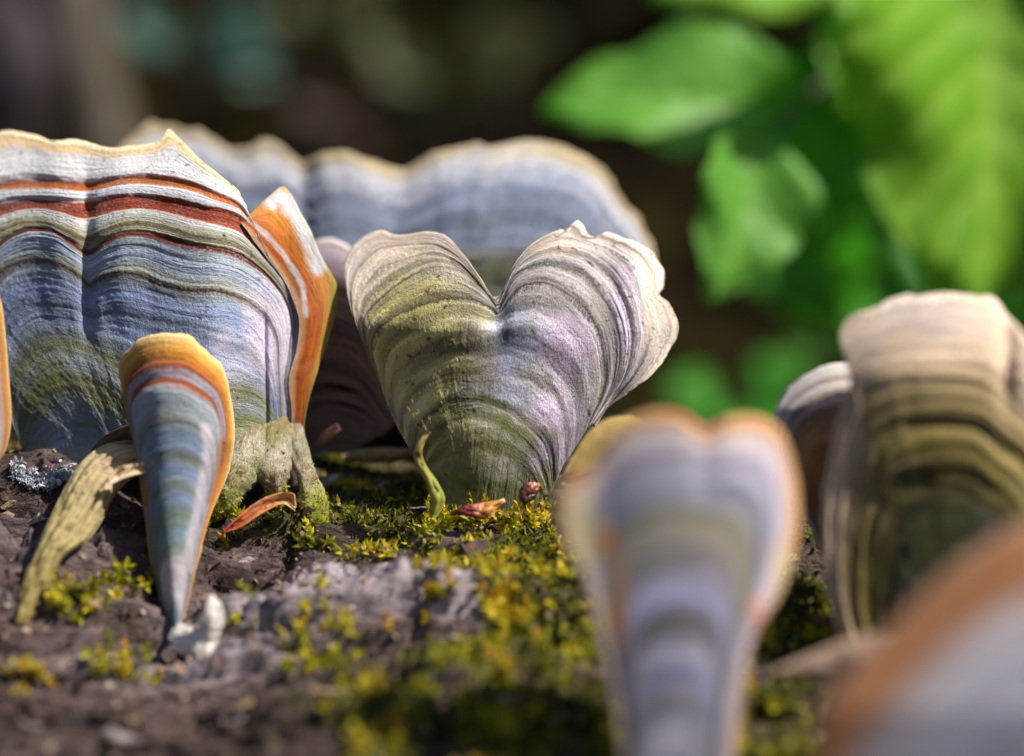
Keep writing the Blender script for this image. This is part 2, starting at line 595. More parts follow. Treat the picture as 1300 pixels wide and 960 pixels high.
# leafy shoots
parts = []
N = 5200
x = rng.uniform(-7.5, 8.5, N)
th = rng.uniform(-1.2, -.15, N)
f = moss_field(x, th)
keep = rng.random(N) < np.clip((f - .3) * 1.3, 0, 1) * (1 - sstep(-.40, -.27, th))
x, th = x[keep], th[keep]
ex = []                                                           # single tufts standing on bare bark
for px, py, cnt in ((405, 850, 14), (375, 840, 8), (440, 800, 8), (182, 750, 5), (320, 790, 5), (110, 765, 10), (90, 770, 8), (150, 740, 5), (560, 664, 10), (590, 668, 10), (620, 668, 12), (650, 674, 10), (690, 668, 12), (545, 660, 6), (400, 695, 8), (300, 672, 8), (265, 668, 8),
                    (145, 845, 8), (170, 850, 5), (30, 860, 8), (385, 760, 4), (560, 740, 10), (630, 745, 12), (660, 790, 14), (130, 770, 5)):
    hx, ht, _ = log_hit(px, py)
    ex.append(np.stack([hx + rng.normal(0, .12, cnt), ht + rng.normal(0, .008, cnt)], 1))
ex = np.vstack(ex)
x, th = np.concatenate([x, ex[:, 0]]), np.concatenate([th, ex[:, 1]])
p, n = log_frame(x, th)
nS = len(x)
H = rng.uniform(.10, .30, nS)
ax = np.array([0, -.25, .9]) + .5 * n + rng.normal(size=(nS, 3)) * .42
ax /= np.linalg.norm(ax, axis=1)[:, None]
base_t = np.clip(.68 + .4 * fbm(x * 1.3 + 5, th * LR * 1.3, 3, 311) + rng.normal(0, .13, nS), .2, 1)
for k in range(17):
    fr = (k + 1) / 17
    ph = k * 2.4 + rng.uniform(0, 6.28, nS)
    a1 = np.cross(ax, [1, 0, .1]); a1 /= np.linalg.norm(a1, axis=1)[:, None]
    a2 = np.cross(ax, a1)
    out = np.cos(ph)[:, None] * a1 + np.sin(ph)[:, None] * a2
    dv = out * (1.0 - .5 * fr) + ax * (.5 + .7 * fr)
    dv /= np.linalg.norm(dv, axis=1)[:, None]
    L = rng.uniform(.09, .15, nS) * (1.15 - .5 * fr)
    parts.append(blades(p + ax * (H * fr)[:, None], dv, L, L * .34, np.clip(base_t + .12 * fr - .06 + rng.normal(0, .05, nS), 0, 1), -.6))
V, F, T = join(parts)
o = mesh_obj('moss_shoots', V, F, m_moss, attrs={'tint': T}, smooth=False)
tag(o, 'yellow green leafy moss shoots standing up from the bark', 'moss', kind='stuff')
# crumbs and fibres
N = 22000
x = rng.uniform(-7.5, 8.5, N); th = rng.uniform(-1.1, .05, N)
p, n = log_frame(x, th)
dv = rng.normal(size=p.shape) + n * .2
dv /= np.linalg.norm(dv, axis=1)[:, None]
ln = rng.uniform(.03, .10, N) * (1 + (rng.random(N) < .08))
V, F, T = blades(p + n * .015, dv, ln, ln * rng.uniform(.3, .9, N), rng.random(N))
o = mesh_obj('bark_crumbs', V, F, simple_mat('crumb', [(.15, (.03, .018, .014)), (.45, (.13, .08, .06)), (.72, (.22, .15, .10)), (.9, (.50, .42, .36))], 500, bumpd=0, tint='tint'),
             attrs={'tint': T}, smooth=False)
tag(o, 'loose brown crumbs of bark and dry moss scattered over the log', 'debris', kind='stuff')


# ================================================================== BRACKET FUNGI
def resample(P, u):
    P = np.asarray(P, float)
    Q = spline(P, 40 * len(P))
    s = np.concatenate([[0], np.cumsum(np.linalg.norm(np.diff(Q, axis=0), axis=1))])
    s /= s[-1]
    return np.stack([np.interp(u, s, Q[:, 0]), np.interp(u, s, Q[:, 1])], 1)


def loft(curves, vs, nu, nv, depth, patchf=(), jitter=0, seed=0, ridge=.012, rfreq=34, hprof=None, radial=.0, r=.06, smooth=2, zfun=None, bumps=0):
    w_ = np.linspace(0, 1, nu)
    u = w_ + .0 * w_
    u = .5 - .5 * np.cos(np.pi * w_)
    u = .45 * u + .55 * w_
    vv = np.linspace(0, 1, nv)
    v = 1 - (1 - vv) ** 1.35
    C = np.array([resample(c, u) for c in curves])            # K,nu,2
    G = np.empty((nu, nv, 2))
    for k in range(2):
        for i in range(nu):
            G[i, :, k] = np.interp(v, vs, C[:, i, k])
    for _ in range(smooth * 3):
        G[:, 1:-1] = .25 * G[:, :-2] + .5 * G[:, 1:-1] + .25 * G[:, 2:]
    U, Vg = np.meshgrid(u, v, indexing='ij')
    if jitter:
        j = fbm(u * 14, u * 0 + seed, 3, seed) * jitter + fbm(u * 60, u * 0 + seed, 3, seed + 3) * jitter * .45
        T = G[:, -1] - G[:, -max(4, nv // 10)]
        T /= np.linalg.norm(T, axis=1)[:, None] + 1e-6
        edge = np.minimum(1, np.minimum(u, 1 - u) * 12)
        G += (T * (j * edge)[:, None])[:, None, :] * (Vg ** 8)[..., None]
    D = depth(G[..., 0], G[..., 1])
    P = at(G[..., 0], G[..., 1], D)
    du, dv = np.gradient(P, axis=0), np.gradient(P, axis=1)
    n = np.cross(du, dv)
    n /= np.linalg.norm(n, axis=-1)[..., None] + 1e-9
    camp = np.array([0, 0, ZC])
    sg = np.sign(((camp - P) * n).sum(-1).mean())
    n *= sg
    for _ in range(3):
        n[1:-1] = .25 * n[:-2] + .5 * n[1:-1] + .25 * n[2:]
        n[:, 1:-1] = .25 * n[:, :-2] + .5 * n[:, 1:-1] + .25 * n[:, 2:]
    n /= np.linalg.norm(n, axis=-1)[..., None] + 1e-9
    # zone relief
    Z = Vg if zfun is None else zfun(U, Vg)
    Zw = Z + .012 * fbm(U * 9, Vg * 6, 3, seed + 9)
    h = ridge * (fbm(Zw * rfreq, U * 2.0, 4, seed + 20, .65)) * (.35 + 1.4 * vn(U * 5, Vg * 5, seed + 77)) * (.4 + .6 * sstep(.1, .4, Vg))
    if hprof is not None:
        h = h + np.interp(Zw + .004 * fbm(U * 90, Vg * 20, 2, seed + 5), hprof[0], hprof[1])
    if radial:
        h = h + radial * fbm(U * 26, Vg * 1.6, 3, seed + 31)
    if bumps:
        h = h + bumps * fbm(U * 150, Vg * 90, 3, seed + 41)
    # rounded edge
    dE = np.linalg.norm(np.diff(P, axis=1), axis=-1)
    eV = np.concatenate([np.cumsum(dE[:, ::-1], axis=1)[:, ::-1], np.zeros((nu, 1))], 1)
    dU = np.linalg.norm(np.diff(P, axis=0), axis=-1)
    cu = np.concatenate([np.zeros((1, nv)), np.cumsum(dU, axis=0)], 0)
    eU = np.minimum(cu, cu[-1:] - cu)
    e = np.minimum(eV, eU)
    q = np.clip(e / r, 0, 1)
    off = r * (1 - np.sqrt(np.clip(1 - (1 - q) ** 2, 0, 1)))
    ray = P - camp
    ray /= np.linalg.norm(ray, axis=-1)[..., None]
    nb = n.mean(axis=(0, 1))
    nb /= np.linalg.norm(nb)
    back = ray * .85 - nb * .15                    # one thickness direction for the whole fan: the flesh behind the skin
    Fp = P + back * off[..., None] + n * (h * sstep(0, 2.5, e / r))[..., None]
    thick = 2 * r + .10 * np.clip(1 - Vg, 0, 1) * sstep(0, 6, e / r)
    Bp = P + back * (thick - off)[..., None]
    pat = {}
    for k, f in enumerate(patchf):
        m = 0
        for (cx, cy, sx, sy, a) in f:
            m = np.maximum(m, a * np.exp(-((G[..., 0] - cx) / sx) ** 2 - ((G[..., 1] - cy) / sy) ** 2))
        pat['patch%d' % k] = np.clip(m, 0, 1.3)
    return Fp, Bp, U, Z, Vg, pat


m_pore = simple_mat('pore_surface', [(.3, (.42, .33, .2)), (.7, (.62, .52, .36))], 500, rough=.85, bumpd=.0002, sss=.1)
m_poredark = simple_mat('old_pore_surface', [(.3, (.10, .05, .03)), (.7, (.22, .13, .07))], 300, rough=.85, bumpd=.0002)


def fungus(name, label, base, curves, vs, mat, depth, nu=200, nv=200, group='turkey tail brackets growing on the log', root=None, mcut=.955,
           partnames=('cap', 'margin', 'pore_surface'), cat='bracket fungus', pore=None, **kw):
    org = at(*base)
    own = root is None
    if own:
        root = thing(name, label, cat, org, group)
    org = np.array(root.location) / S
    Fp, Bp, U, Z, Vg, pat = loft(curves, vs, nu, nv, depth, **kw)
    k = int(np.searchsorted(Vg[0], mcut))
    kk = slice(0, k + 1)
    AT = lambda s: {'zone': Z[:, s], 'around': U[:, s], **{k_: v_[:, s] for k_, v_ in pat.items()}}
    mesh_obj(partnames[0], Fp[:, kk] - org, grid_faces(nu, k + 1), mat, root, AT(kk))
    km = slice(k, nv)
    m = nv - k
    # margin: front strip joined to back strip over the rounded rim
    W = np.concatenate([Fp[:, km], Bp[:, km][:, ::-1][:, 1:]], 1)
    zz = np.concatenate([Z[:, km], Z[:, km][:, ::-1][:, 1:]], 1)
    uu = np.concatenate([U[:, km], U[:, km][:, ::-1][:, 1:]], 1)
    mesh_obj(partnames[1], W - org, grid_faces(nu, W.shape[1]), mat, root,
             {'zone': zz, 'around': uu, **{k_: np.concatenate([v_[:, km], v_[:, km][:, ::-1][:, 1:]], 1) for k_, v_ in pat.items()}})
    mesh_obj(partnames[2], Bp[:, kk] - org, grid_faces(nu, k + 1)[:, ::-1], pore or m_pore, root, AT(kk))
    return root


def lobe(root, name, pts, rad, mat, zone=(0, .3), n=36, squash=.6, m=90, seed=1, lump=.34):
    """a fleshy root-like lobe: tapering lumpy tube through (px,py,d) points"""
    org = np.array(root.location) / S
    P = at(*np.array(pts, float).T)
    P = spline(P, m)
    R = np.interp(np.linspace(0, 1, m), np.linspace(0, 1, len(rad)), rad)
    V, F = tube(P, R, n, squash=squash)
    G = V.reshape(m, n, 3)
    c = P[:, None]
    an = np.linspace(0, 1, n, endpoint=False)
    k = 1 + lump * fbm(np.linspace(0, 1, m)[:, None] * 7, np.abs(an[None] - .5) * 9, 5, seed, .6)
    G = c + (G - c) * k[..., None]
    z = np.linspace(zone[1], zone[0], m)[:, None] + 0 * an[None]
    return mesh_obj(name, G.reshape(-1, 3) - org, F, mat, root, {'zone': z, 'around': (.3 + .3 * an[None]) + 0 * z})


def pl(pts, r, a, n=70):
    return [(x_, y_, r, r, a) for x_, y_ in resample(pts, np.linspace(0, 1, n))]


# ---- 1. the large fan on the left -----------------------------------------------------------------------------------
stA = [(0, (.40, .42, .38)), (.07, (.30, .36, .43)), (.13, (.25, .29, .30)), (.19, (.155, .165, .075)), (.23, (.30, .33, .33)), (.27, (.15, .16, .08)),
       (.32, (.29, .33, .42)), (.36, (.21, .24, .28)), (.40, (.27, .32, .44)), (.437, (.26, .28, .26)), (.452, (.10, .055, .035)), (.465, (.30, .32, .27)),
       (.52, (.36, .40, .44)), (.568, (.38, .41, .38)), (.575, (.15, .03, .018)), (.592, (.14, .03, .02)), (.60, (.37, .37, .25)), (.63, (.13, .10, .05)),
       (.645, (.36, .35, .24)), (.685, (.52, .52, .52)), (.697, (.45, .42, .38)), (.705, (.30, .048, .010)), (.735, (.15, .020, .007)), (.765, (.27, .045, .010)),
       (.773, (.56, .56, .60)), (.815, (.60, .60, .64)), (.823, (.50, .15, .025)), (.862, (.32, .075, .013)), (.872, (.64, .63, .67)),
       (.945, (.66, .64, .64)), (.965, (.72, .48, .22)), (1, (.82, .70, .46))]
stA = [(p, (c[0] * .96, c[1] * 1.0, c[2] * 1.20) if p < .57 and c[2] >= c[0] else c) for p, c in stA]
matA = fungus_mat('cap_left_fan', stA, algae=.6, algae_z=.34, wob=.012, dots=.6, pale=.45, fine=.5, patches=[((.62, .54, .66), -.8), ((.40, .40, .14), .75), ((.19, .18, .07), .6)])
tail = [(340, 328), (362, 355), (376, 382), (382, 410), (378, 446), (370, 482), (372, 520), (371, 556), (377, 588)]


def sh(dx, dy=0, pts=tail):
    return [(a + dx, b + dy) for a, b in pts]


A_curves = [
    [(38, 600), (42, 606), (70, 611), (108, 604), (150, 598), (200, 600), (250, 602), (300, 596), (340, 590), (366, 590)],
    [(37, 599), (36, 590), (60, 560), (95, 545), (130, 548), (165, 565), (215, 585), (260, 575), (310, 570), (345, 572), (366, 589)],
    [(36, 599), (22, 540), (40, 500), (75, 477), (115, 482), (150, 505), (200, 540), (260, 535), (310, 530), (345, 545), (364, 588)],
    [(36, 598), (16, 510), (15, 460), (45, 420), (90, 418), (130, 432), (180, 450), (240, 470), (300, 480), (340, 500), (362, 587)],
    [(36, 598), (12, 500), (0, 440), (15, 400), (50, 384), (95, 388), (114, 398), (150, 388), (200, 400), (255, 412), (300, 420), (328, 445), (345, 490), (350, 540), (362, 586)],
    [(36, 598), (8, 500), (-15, 430), (-15, 370), (0, 344), (21, 333), (48, 328), (76, 333), (100, 347), (112, 360), (131, 350), (155, 345), (179, 348), (206, 360), (240, 368),
     (280, 368), (312, 378), (338, 398), (352, 430), (355, 480), (358, 530), (366, 586)],
    [(36, 598), (5, 495), (-30, 420), (-28, 345), (0, 310), (21, 296), (41, 291), (69, 295), (89, 308), (111, 321), (131, 309), (155, 298), (189, 298), (241, 312), (292, 320),
     (324, 337), (348, 359), (364, 384), (370, 410), (367, 446), (361, 482), (364, 520), (364, 556), (372, 588)],
    [(36, 598), (2, 490), (-42, 410), (-45, 320), (-20, 285), (0, 275), (28, 267), (52, 266), (80, 271), (110, 279), (138, 271), (172, 265), (206, 268), (241, 277), (275, 284), (308, 297)] + sh(-4, 1),
    [(36, 598), (0, 488), (-48, 405), (-52, 305), (-25, 264), (0, 257), (28, 252), (69, 253), (110, 256), (155, 247), (206, 249), (258, 261), (308, 277)] + sh(-2),
    [(37, 598), (-2, 486), (-54, 400), (-58, 295), (-30, 248), (0, 243), (34, 241), (72, 241), (110, 243), (155, 234), (200, 235), (241, 242), (275, 255), (308, 271)] + sh(-1),
    [(38, 598), (-4, 484), (-60, 395), (-65, 285), (-35, 237), (0, 231), (34, 228), (69, 228), (110, 231), (148, 225), (193, 222), (241, 231), (275, 246), (308, 265)] + sh(0),
    [(38, 598), (-6, 480), (-72, 385), (-85, 270), (-50, 195), (0, 168), (40, 171), (70, 180), (100, 179), (130, 187), (160, 187), (196, 180), (213, 164), (226, 174), (255, 203), (285, 227), (303, 242), (308, 256)] + sh(1),
]
A_vs = [0, .09, .20, .30, .37, .455, .583, .70, .77, .82, .868, 1]


def dA(px, py):
    sx = np.sqrt((px - 262) ** 2 + 30. ** 2) - 30
    r = 19.55 + np.where(px > 262, .0088 * sx * (1 - .0008 * sx), .0030 * sx)
    r = r + .85 * np.clip((300 - py) / 130, 0, 1.3) ** 1.3
    r = r + .25 * np.clip((py - 470) / 130, 0, 1) ** 1.5
    r = r + .10 * gauss(px - 111, 9) * sstep(190, 280, py) * sstep(470, 380, py)
    r = r - .06 * gauss(px - 75, 22) * sstep(430, 350, py) - .06 * gauss(px - 150, 25) * sstep(430, 350, py)
    r = r + .07 * gauss(px - 338 - (py - 500) * .02, 3) * sstep(380, 430, py)
    return r


hpA = ([0, .57, .575, .592, .6, .695, .705, .765, .775, .815, .825, .862, .875, .95, 1], [0, 0, -.015, -.015, 0, .012, -.022, -.022, .022, .02, -.012, -.012, .028, .02, .0])
fanA = fungus('bracket_fungus', 'large blue grey fan with rust red and white stripes at the left', (200, 610, 20), A_curves, A_vs, matA, dA, nu=520, nv=420,
              jitter=4, seed=3, ridge=.012, rfreq=40, hprof=hpA, radial=.010, r=.05, bumps=.0035, smooth=1,
              patchf=[[(345, 430, 45, 80, 1.1), (290, 460, 30, 60, .6), (370, 500, 16, 60, .9)], [(330, 575, 60, 40, 1.2), (370, 570, 20, 50, .8), (290, 580, 40, 30, .8)],  # first set: lavender that paints sunlight onto the right side
                      [(60, 470, 40, 22, .9), (130, 500, 60, 40, .7), (20, 300, 60, 18, .5)]])
stAo = [(0, (.55, .50, .52)), (.08, (.50, .30, .16)), (.14, (.38, .10, .02)), (.30, (.50, .17, .03)), (.45, (.56, .23, .045)), (.6, (.60, .30, .06)),
        (.72, (.66, .36, .10)), (.86, (.62, .42, .12)), (1, (.46, .42, .10))]
stAo = [(p, (c[0] * 1.1, c[1] * .85, c[2] * .6)) for p, c in stAo]
matAo = fungus_mat('cap_orange_fold', stAo, algae=0, wob=.03, fine=.5, sss=.25, pale=.2, palec=(.7, .68, .66), patches=[((.76, .74, .76), 1.0), ((.42, .40, .05), .8)])
stAw = [(0, (.66, .22, .05)), (.1, (.75, .72, .72))]
Ao_curves = [
    [(306, 283), (324, 308), (343, 332), (362, 358), (374, 386), (380, 410), (376, 446), (367, 482), (370, 520), (371, 556), (388, 600), (403, 640)],
    [(312, 281), (326, 285), (350, 305), (375, 335), (393, 362), (404, 390), (404, 415), (398, 450), (387, 490), (383, 530), (383, 560), (396, 602), (408, 641)],
    [(313, 279), (330, 264), (345, 252), (365, 280), (386, 310), (407, 345), (416, 375), (414, 410), (400, 465), (388, 520), (385, 560), (399, 604), (410, 642)],
    [(313, 277), (330, 259), (345, 246), (357, 237), (368, 244), (378, 262), (393, 290), (408, 325), (424, 352), (429, 375), (425, 405), (409, 455), (393, 505), (386, 545), (388, 572), (402, 605), (413, 643)],
]


def dAo(px, py):
    return dA(np.minimum(px, 366 + .0 * py), py) - .035 + .0035 * np.clip(px - 366, 0, 80) - .05 * gauss(px - 392 - (py - 350) * .1, 24)


fungus('', '', (0, 0, 0), Ao_curves, [0, .3, .7, 1], matAo, dAo, nu=260, nv=90, root=fanA, partnames=('orange_fold', 'fold_margin', 'fold_underside'),
       jitter=2, seed=13, ridge=.008, rfreq=18, radial=.014, r=.04, mcut=.93, bumps=.005,
       patchf=[pl([(345, 256), (358, 250), (372, 268), (386, 292), (398, 318), (404, 340)], 13, 1.05) + pl([(322, 284), (340, 300), (358, 320), (374, 345), (384, 366), (388, 400)], 5, .82),
               [(424, 380, 10, 30, .9), (415, 425, 9, 30, .7), (366, 240, 5, 6, 1.0), (398, 300, 4, 12, .5)]])
# white powdery crest of the fold
matW = fungus_mat('white_felt', [(0, (.70, .68, .70)), (.5, (.76, .74, .76)), (1, (.74, .70, .62))], algae=0, wob=.02, fine=.35, sss=.15, pale=.2)
matOl = fungus_mat('lichened_lobe', [(0, (.36, .40, .02)), (.09, (.40, .42, .03)), (.13, (.48, .46, .14)), (.15, (.30, .20, .08)), (.17, (.58, .50, .36)), (.22, (.56, .48, .40)), (.25, (.34, .24, .12)), (.27, (.50, .46, .34)), (1, (.5, .45, .4))],
                   algae=.85, algae_z=1.0, wob=.05, fine=.9, sss=.1, pale=.9, palec=(.66, .60, .50), bumpd=.0007, dots=.8)


def dW(px, py):
    return dAo(px, py) - .05


L3 = [lobe(fanA, 'root_lobe', [(326, 500, 20.5), (316, 560, 20.02), (303, 598, 19.8), (286, 626, 19.7), (270, 646, 19.68), (260, 660, 19.8)], [.15, .23, .26, .21, .13, .03], matOl, seed=2, squash=.8, lump=.45),
      lobe(fanA, 'root_lobe', [(350, 500, 20.6), (350, 565, 20.08), (348, 600, 19.85), (350, 620, 19.86), (352, 645, 19.95), (348, 670, 19.95)], [.15, .19, .20, .14, .10, .09], matOl, seed=5, squash=.8, lump=.45),
      lobe(fanA, 'root_lobe', [(370, 500, 20.7), (376, 555, 20.28), (386, 592, 20.0), (396, 628, 19.83), (402, 660, 19.74), (392, 692, 19.78)], [.1, .11, .12, .14, .145, .04], matOl, seed=8, squash=.9, lump=.4)]
# green algae and moss fuzz over the lower half of the feet
fz = []
for o_ in L3:
    co = np.empty(len(o_.data.vertices) * 3)
    o_.data.vertices.foreach_get('co', co)
    co = co.reshape(90, 36, 3) / S
    i_ = np.clip((90 * (1 - np.abs(rng.normal(0, .22, 1500)))).astype(int), 20, 88)
    j_ = rng.integers(0, 36, 1500)
    c_ = co[i_].mean(1)
    p_ = co[i_, j_]
    d_ = p_ - c_
    d_ /= np.linalg.norm(d_, axis=1)[:, None] + 1e-9
    d_ += rng.normal(size=d_.shape) * .7
    d_ /= np.linalg.norm(d_, axis=1)[:, None]
    ll = rng.uniform(.015, .05, 1500)
    fz.append(blades(p_, d_, ll, ll * .4, np.clip(rng.normal(.55, .12, 1500), 0, 1)))
V, F, T = join(fz)
mesh_obj('green_fuzz', V, F, m_moss, fanA, {'tint': T}, smooth=False)
# white mycelium fringe where the fan grips the bark
mfz = simple_mat('mycelium', [(.2, (.24, .27, .34)), (.8, (.48, .48, .52))], 400, bumpd=0, sss=.1, tint='tint')
kz = 2600
fx = np.concatenate([rng.normal(62, 26, kz), rng.normal(30, 12, 700)])
fy = 610 - .0030 * (fx - 60) ** 2 - np.abs(rng.normal(0, 8, len(fx))) + rng.uniform(0, 8, len(fx))
fy = fy + 9 * fbm(fx / 9, fx * 0, 3, 881)
fy = fy - np.clip(30 - fx, 0, 30) * .3
ok = (fx > 14) & (fx < 135)
fx, fy = fx[ok], fy[ok]
fp = at(fx, fy, 19.98 - .0 * fx + rng.normal(0, .06, len(fx)) - .15 * sstep(590, 620, fy))
fd = np.array([0, -.25, -.6]) + rng.normal(size=fp.shape) * .55
fd /= np.linalg.norm(fd, axis=1)[:, None]
fl_ = rng.uniform(.02, .07, len(fx))
V, F, T = blades(fp, fd, fl_, fl_ * .5, rng.random(len(fx)))
mesh_obj('mycelium_fringe', V - np.array(fanA.location) / S, F, mfz, fanA, {'tint': T}, smooth=False)

# ---- 2. heart-shaped bracket ---------------------------------------------------------------------------------------
stB = [(0, (.36, .36, .28)), (.05, (.20, .21, .09)), (.09, (.42, .41, .36)), (.13, (.16, .17, .07)), (.18, (.40, .40, .38)), (.215, (.12, .13, .055)),
       (.27, (.34, .34, .24)), (.297, (.085, .07, .05)), (.33, (.40, .38, .38)), (.375, (.46, .44, .44)), (.395, (.20, .19, .16)), (.43, (.42, .40, .40)),
       (.475, (.17, .17, .165)), (.52, (.46, .44, .46)), (.55, (.22, .20, .20)), (.585, (.42, .40, .38)), (.60, (.07, .055, .05)), (.615, (.22, .20, .19)),
       (.65, (.50, .46, .45)), (.69, (.30, .27, .26)), (.705, (.07, .06, .06)), (.72, (.40, .37, .36)), (.77, (.58, .53, .52)), (.79, (.18, .15, .16)),
       (.81, (.54, .50, .50)), (.86, (.40, .35, .34)), (.875, (.14, .11, .11)), (.89, (.60, .55, .52)), (.94, (.62, .55, .52)), (.955, (.36, .27, .22)), (.97, (.78, .66, .56)), (1, (.86, .74, .62))]
matB = fungus_mat('cap_heart', stB, algae=.75, algae_z=.42, wob=.026, dots=.7, broad=.9, pale=.6, palec=(.60, .55, .62), fine=.42, bumpd=.0003, patches=[((.44, .39, .15), -1.0), ((.50, .40, .55), -1.0), ((.26, .31, .46), -.65), ((.66, .54, .40), .75)])
B_curves = [
    [(545, 612), (556, 640), (580, 652), (620, 655), (650, 661), (672, 660), (690, 648)],
    [(541, 606), (548, 590), (570, 578), (600, 572), (635, 580), (668, 600), (690, 632)],
    [(534, 596), (548, 562), (575, 540), (603, 531), (637, 540), (667, 562), (688, 596), (697, 630)],
    [(524, 578), (532, 545), (555, 520), (585, 507), (615, 508), (645, 519), (675, 540), (697, 566), (705, 615)],
    [(514, 560), (520, 525), (545, 498), (580, 484), (613, 483), (648, 484), (682, 502), (708, 530), (715, 590)],
    [(503, 540), (503, 497), (529, 468), (570, 452), (605, 450), (626, 448), (650, 442), (683, 452), (716, 480), (731, 520), (726, 575)],
    [(492, 515), (487, 465), (508, 432), (545, 412), (590, 405), (622, 408), (633, 410), (648, 400), (680, 396), (712, 410), (738, 440), (750, 480), (750, 515), (738, 556)],
    [(484, 492), (472, 440), (494, 408), (531, 386), (569, 378), (600, 380), (625, 392), (633, 398), (645, 380), (660, 366), (685, 360), (711, 368), (737, 387), (758, 417), (768, 450), (768, 490), (745, 545)],
    [(478, 475), (462, 425), (466, 395), (494, 368), (524, 346), (552, 335), (584, 342), (612, 365), (628, 387), (632, 392), (641, 375), (652, 350), (680, 334), (712, 332), (745, 347), (772, 380),
     (786, 420), (786, 465), (775, 500), (750, 540)],
    [(472, 462), (451, 405), (450, 365), (462, 338), (486, 318), (520, 312), (552, 312), (580, 325), (604, 353), (624, 381), (632, 387), (641, 368), (652, 342), (676, 318), (712, 304), (740, 308), (768, 320),
     (795, 345), (812, 385), (818, 430), (806, 470), (785, 500), (752, 540)],
    [(468, 452), (447, 398), (437, 350), (441, 324), (456, 302), (482, 293), (500, 297), (520, 296), (548, 291), (570, 299), (590, 320), (608, 350), (626, 378), (633, 384), (643, 365), (653, 335), (678, 307),
     (712, 290), (724, 293), (734, 278), (741, 283), (746, 298), (758, 301), (770, 295), (786, 303), (806, 308), (828, 320), (842, 338), (846, 362), (838, 374), (850, 386), (861, 408), (857, 434), (843, 458),
     (826, 478), (800, 500), (772, 518), (755, 543)],
]
B_vs = [0, .10, .20, .295, .37, .45, .53, .60, .71, .85, 1]


def dB(px, py):
    dx = px - 618 - (480 - py) * .08
    r = 19.45 + np.where(dx < 0, .0040 + .0024 * sstep(400, 470, py), .0036) * (np.sqrt(dx * dx + 45 ** 2) - 45)
    r = r + .6 * np.clip((420 - py) / 120, 0, 1.3) ** 1.4
    r = r + .35 * np.clip((py - 540) / 110, 0, 1) ** 1.6
    r = r + .15 * gauss(px - 632, 14) * sstep(470, 400, py)
    r = r + .10 * np.sin((px - 730) / 16.0) * sstep(735, 790, px) * sstep(560, 470, py)
    r = r - .10 * gauss(px - 705, 40) * sstep(500, 430, py)
    return r


fungus('bracket_fungus', 'heart shaped grey bracket with olive foot at the centre', (620, 658, 19.8), B_curves, B_vs, matB, dB, nu=520, nv=400, jitter=5, seed=21,
       ridge=.024, rfreq=22, radial=.010, r=.04, bumps=.0035, smooth=1, mcut=.965,
       patchf=[[(530, 440, 85, 110, 1.3), (560, 540, 70, 70, 1.1), (600, 400, 40, 22, .8)], [(720, 440, 60, 60, .8), (700, 540, 45, 70, .9), (640, 470, 30, 40, .6), (800, 400, 50, 80, .6)],
               [(650, 440, 40, 60, .9), (640, 500, 50, 30, .7), (610, 510, 40, 40, .7)], [(500, 315, 75, 30, 1.1), (580, 330, 25, 30, .9), (700, 310, 50, 20, 1.0), (835, 380, 25, 80, 1.1), (455, 370, 16, 50, 1.0)]])

# ---- 3. broad wavy bracket behind ----------------------------------------------------------------------------------
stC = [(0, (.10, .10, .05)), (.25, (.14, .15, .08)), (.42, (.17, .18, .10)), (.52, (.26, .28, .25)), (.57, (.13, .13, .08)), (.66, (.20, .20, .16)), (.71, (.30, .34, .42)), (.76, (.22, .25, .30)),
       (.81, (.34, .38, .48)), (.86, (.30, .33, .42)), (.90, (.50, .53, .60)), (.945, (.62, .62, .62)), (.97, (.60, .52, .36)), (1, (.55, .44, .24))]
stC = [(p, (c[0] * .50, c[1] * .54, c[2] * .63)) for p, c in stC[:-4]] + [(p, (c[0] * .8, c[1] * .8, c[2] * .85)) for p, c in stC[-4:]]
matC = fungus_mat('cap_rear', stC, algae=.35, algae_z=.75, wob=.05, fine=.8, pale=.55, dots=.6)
topC = [(120, 400), (100, 300), (120, 220), (150, 182), (170, 158), (190, 149), (215, 153), (232, 158), (250, 158), (264, 170), (285, 184), (310, 183), (340, 177), (365, 189), (384, 206), (395, 195), (420, 191), (445, 195),
        (470, 207), (495, 213), (515, 214), (540, 204), (570, 189), (600, 182), (622, 184), (650, 177), (690, 180), (722, 190), (750, 204), (770, 225), (785, 250), (806, 276), (824, 302), (833, 340), (815, 400), (760, 470)]


def shrink(pts, c, k, ky=None):
    ky = ky or k
    return [(c[0] + (a - c[0]) * k, c[1] + (b - c[1]) * ky) for a, b in pts]


cC = (540, 585)
C_curves = [shrink(topC, cC, k, ky) for k, ky in ((.25, .08), (.5, .3), (.72, .55), (.87, .74), (.95, .88))] + [topC]


def dC(px, py):
    r = 22.6 + .0012 * np.abs(px - 560) + .7 * np.clip((330 - py) / 120, 0, 1.5)
    r = r + .16 * gauss(px - 505, 35) - .14 * gauss(px - 650, 70) - .12 * gauss(px - 430, 35) + .14 * gauss(px - 384, 14) + .1 * gauss(px - 285, 22)
    return r


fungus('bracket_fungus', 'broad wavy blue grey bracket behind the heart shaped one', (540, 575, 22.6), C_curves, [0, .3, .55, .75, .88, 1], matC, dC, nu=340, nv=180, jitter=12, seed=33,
       ridge=.05, rfreq=24, radial=.05, r=.06)

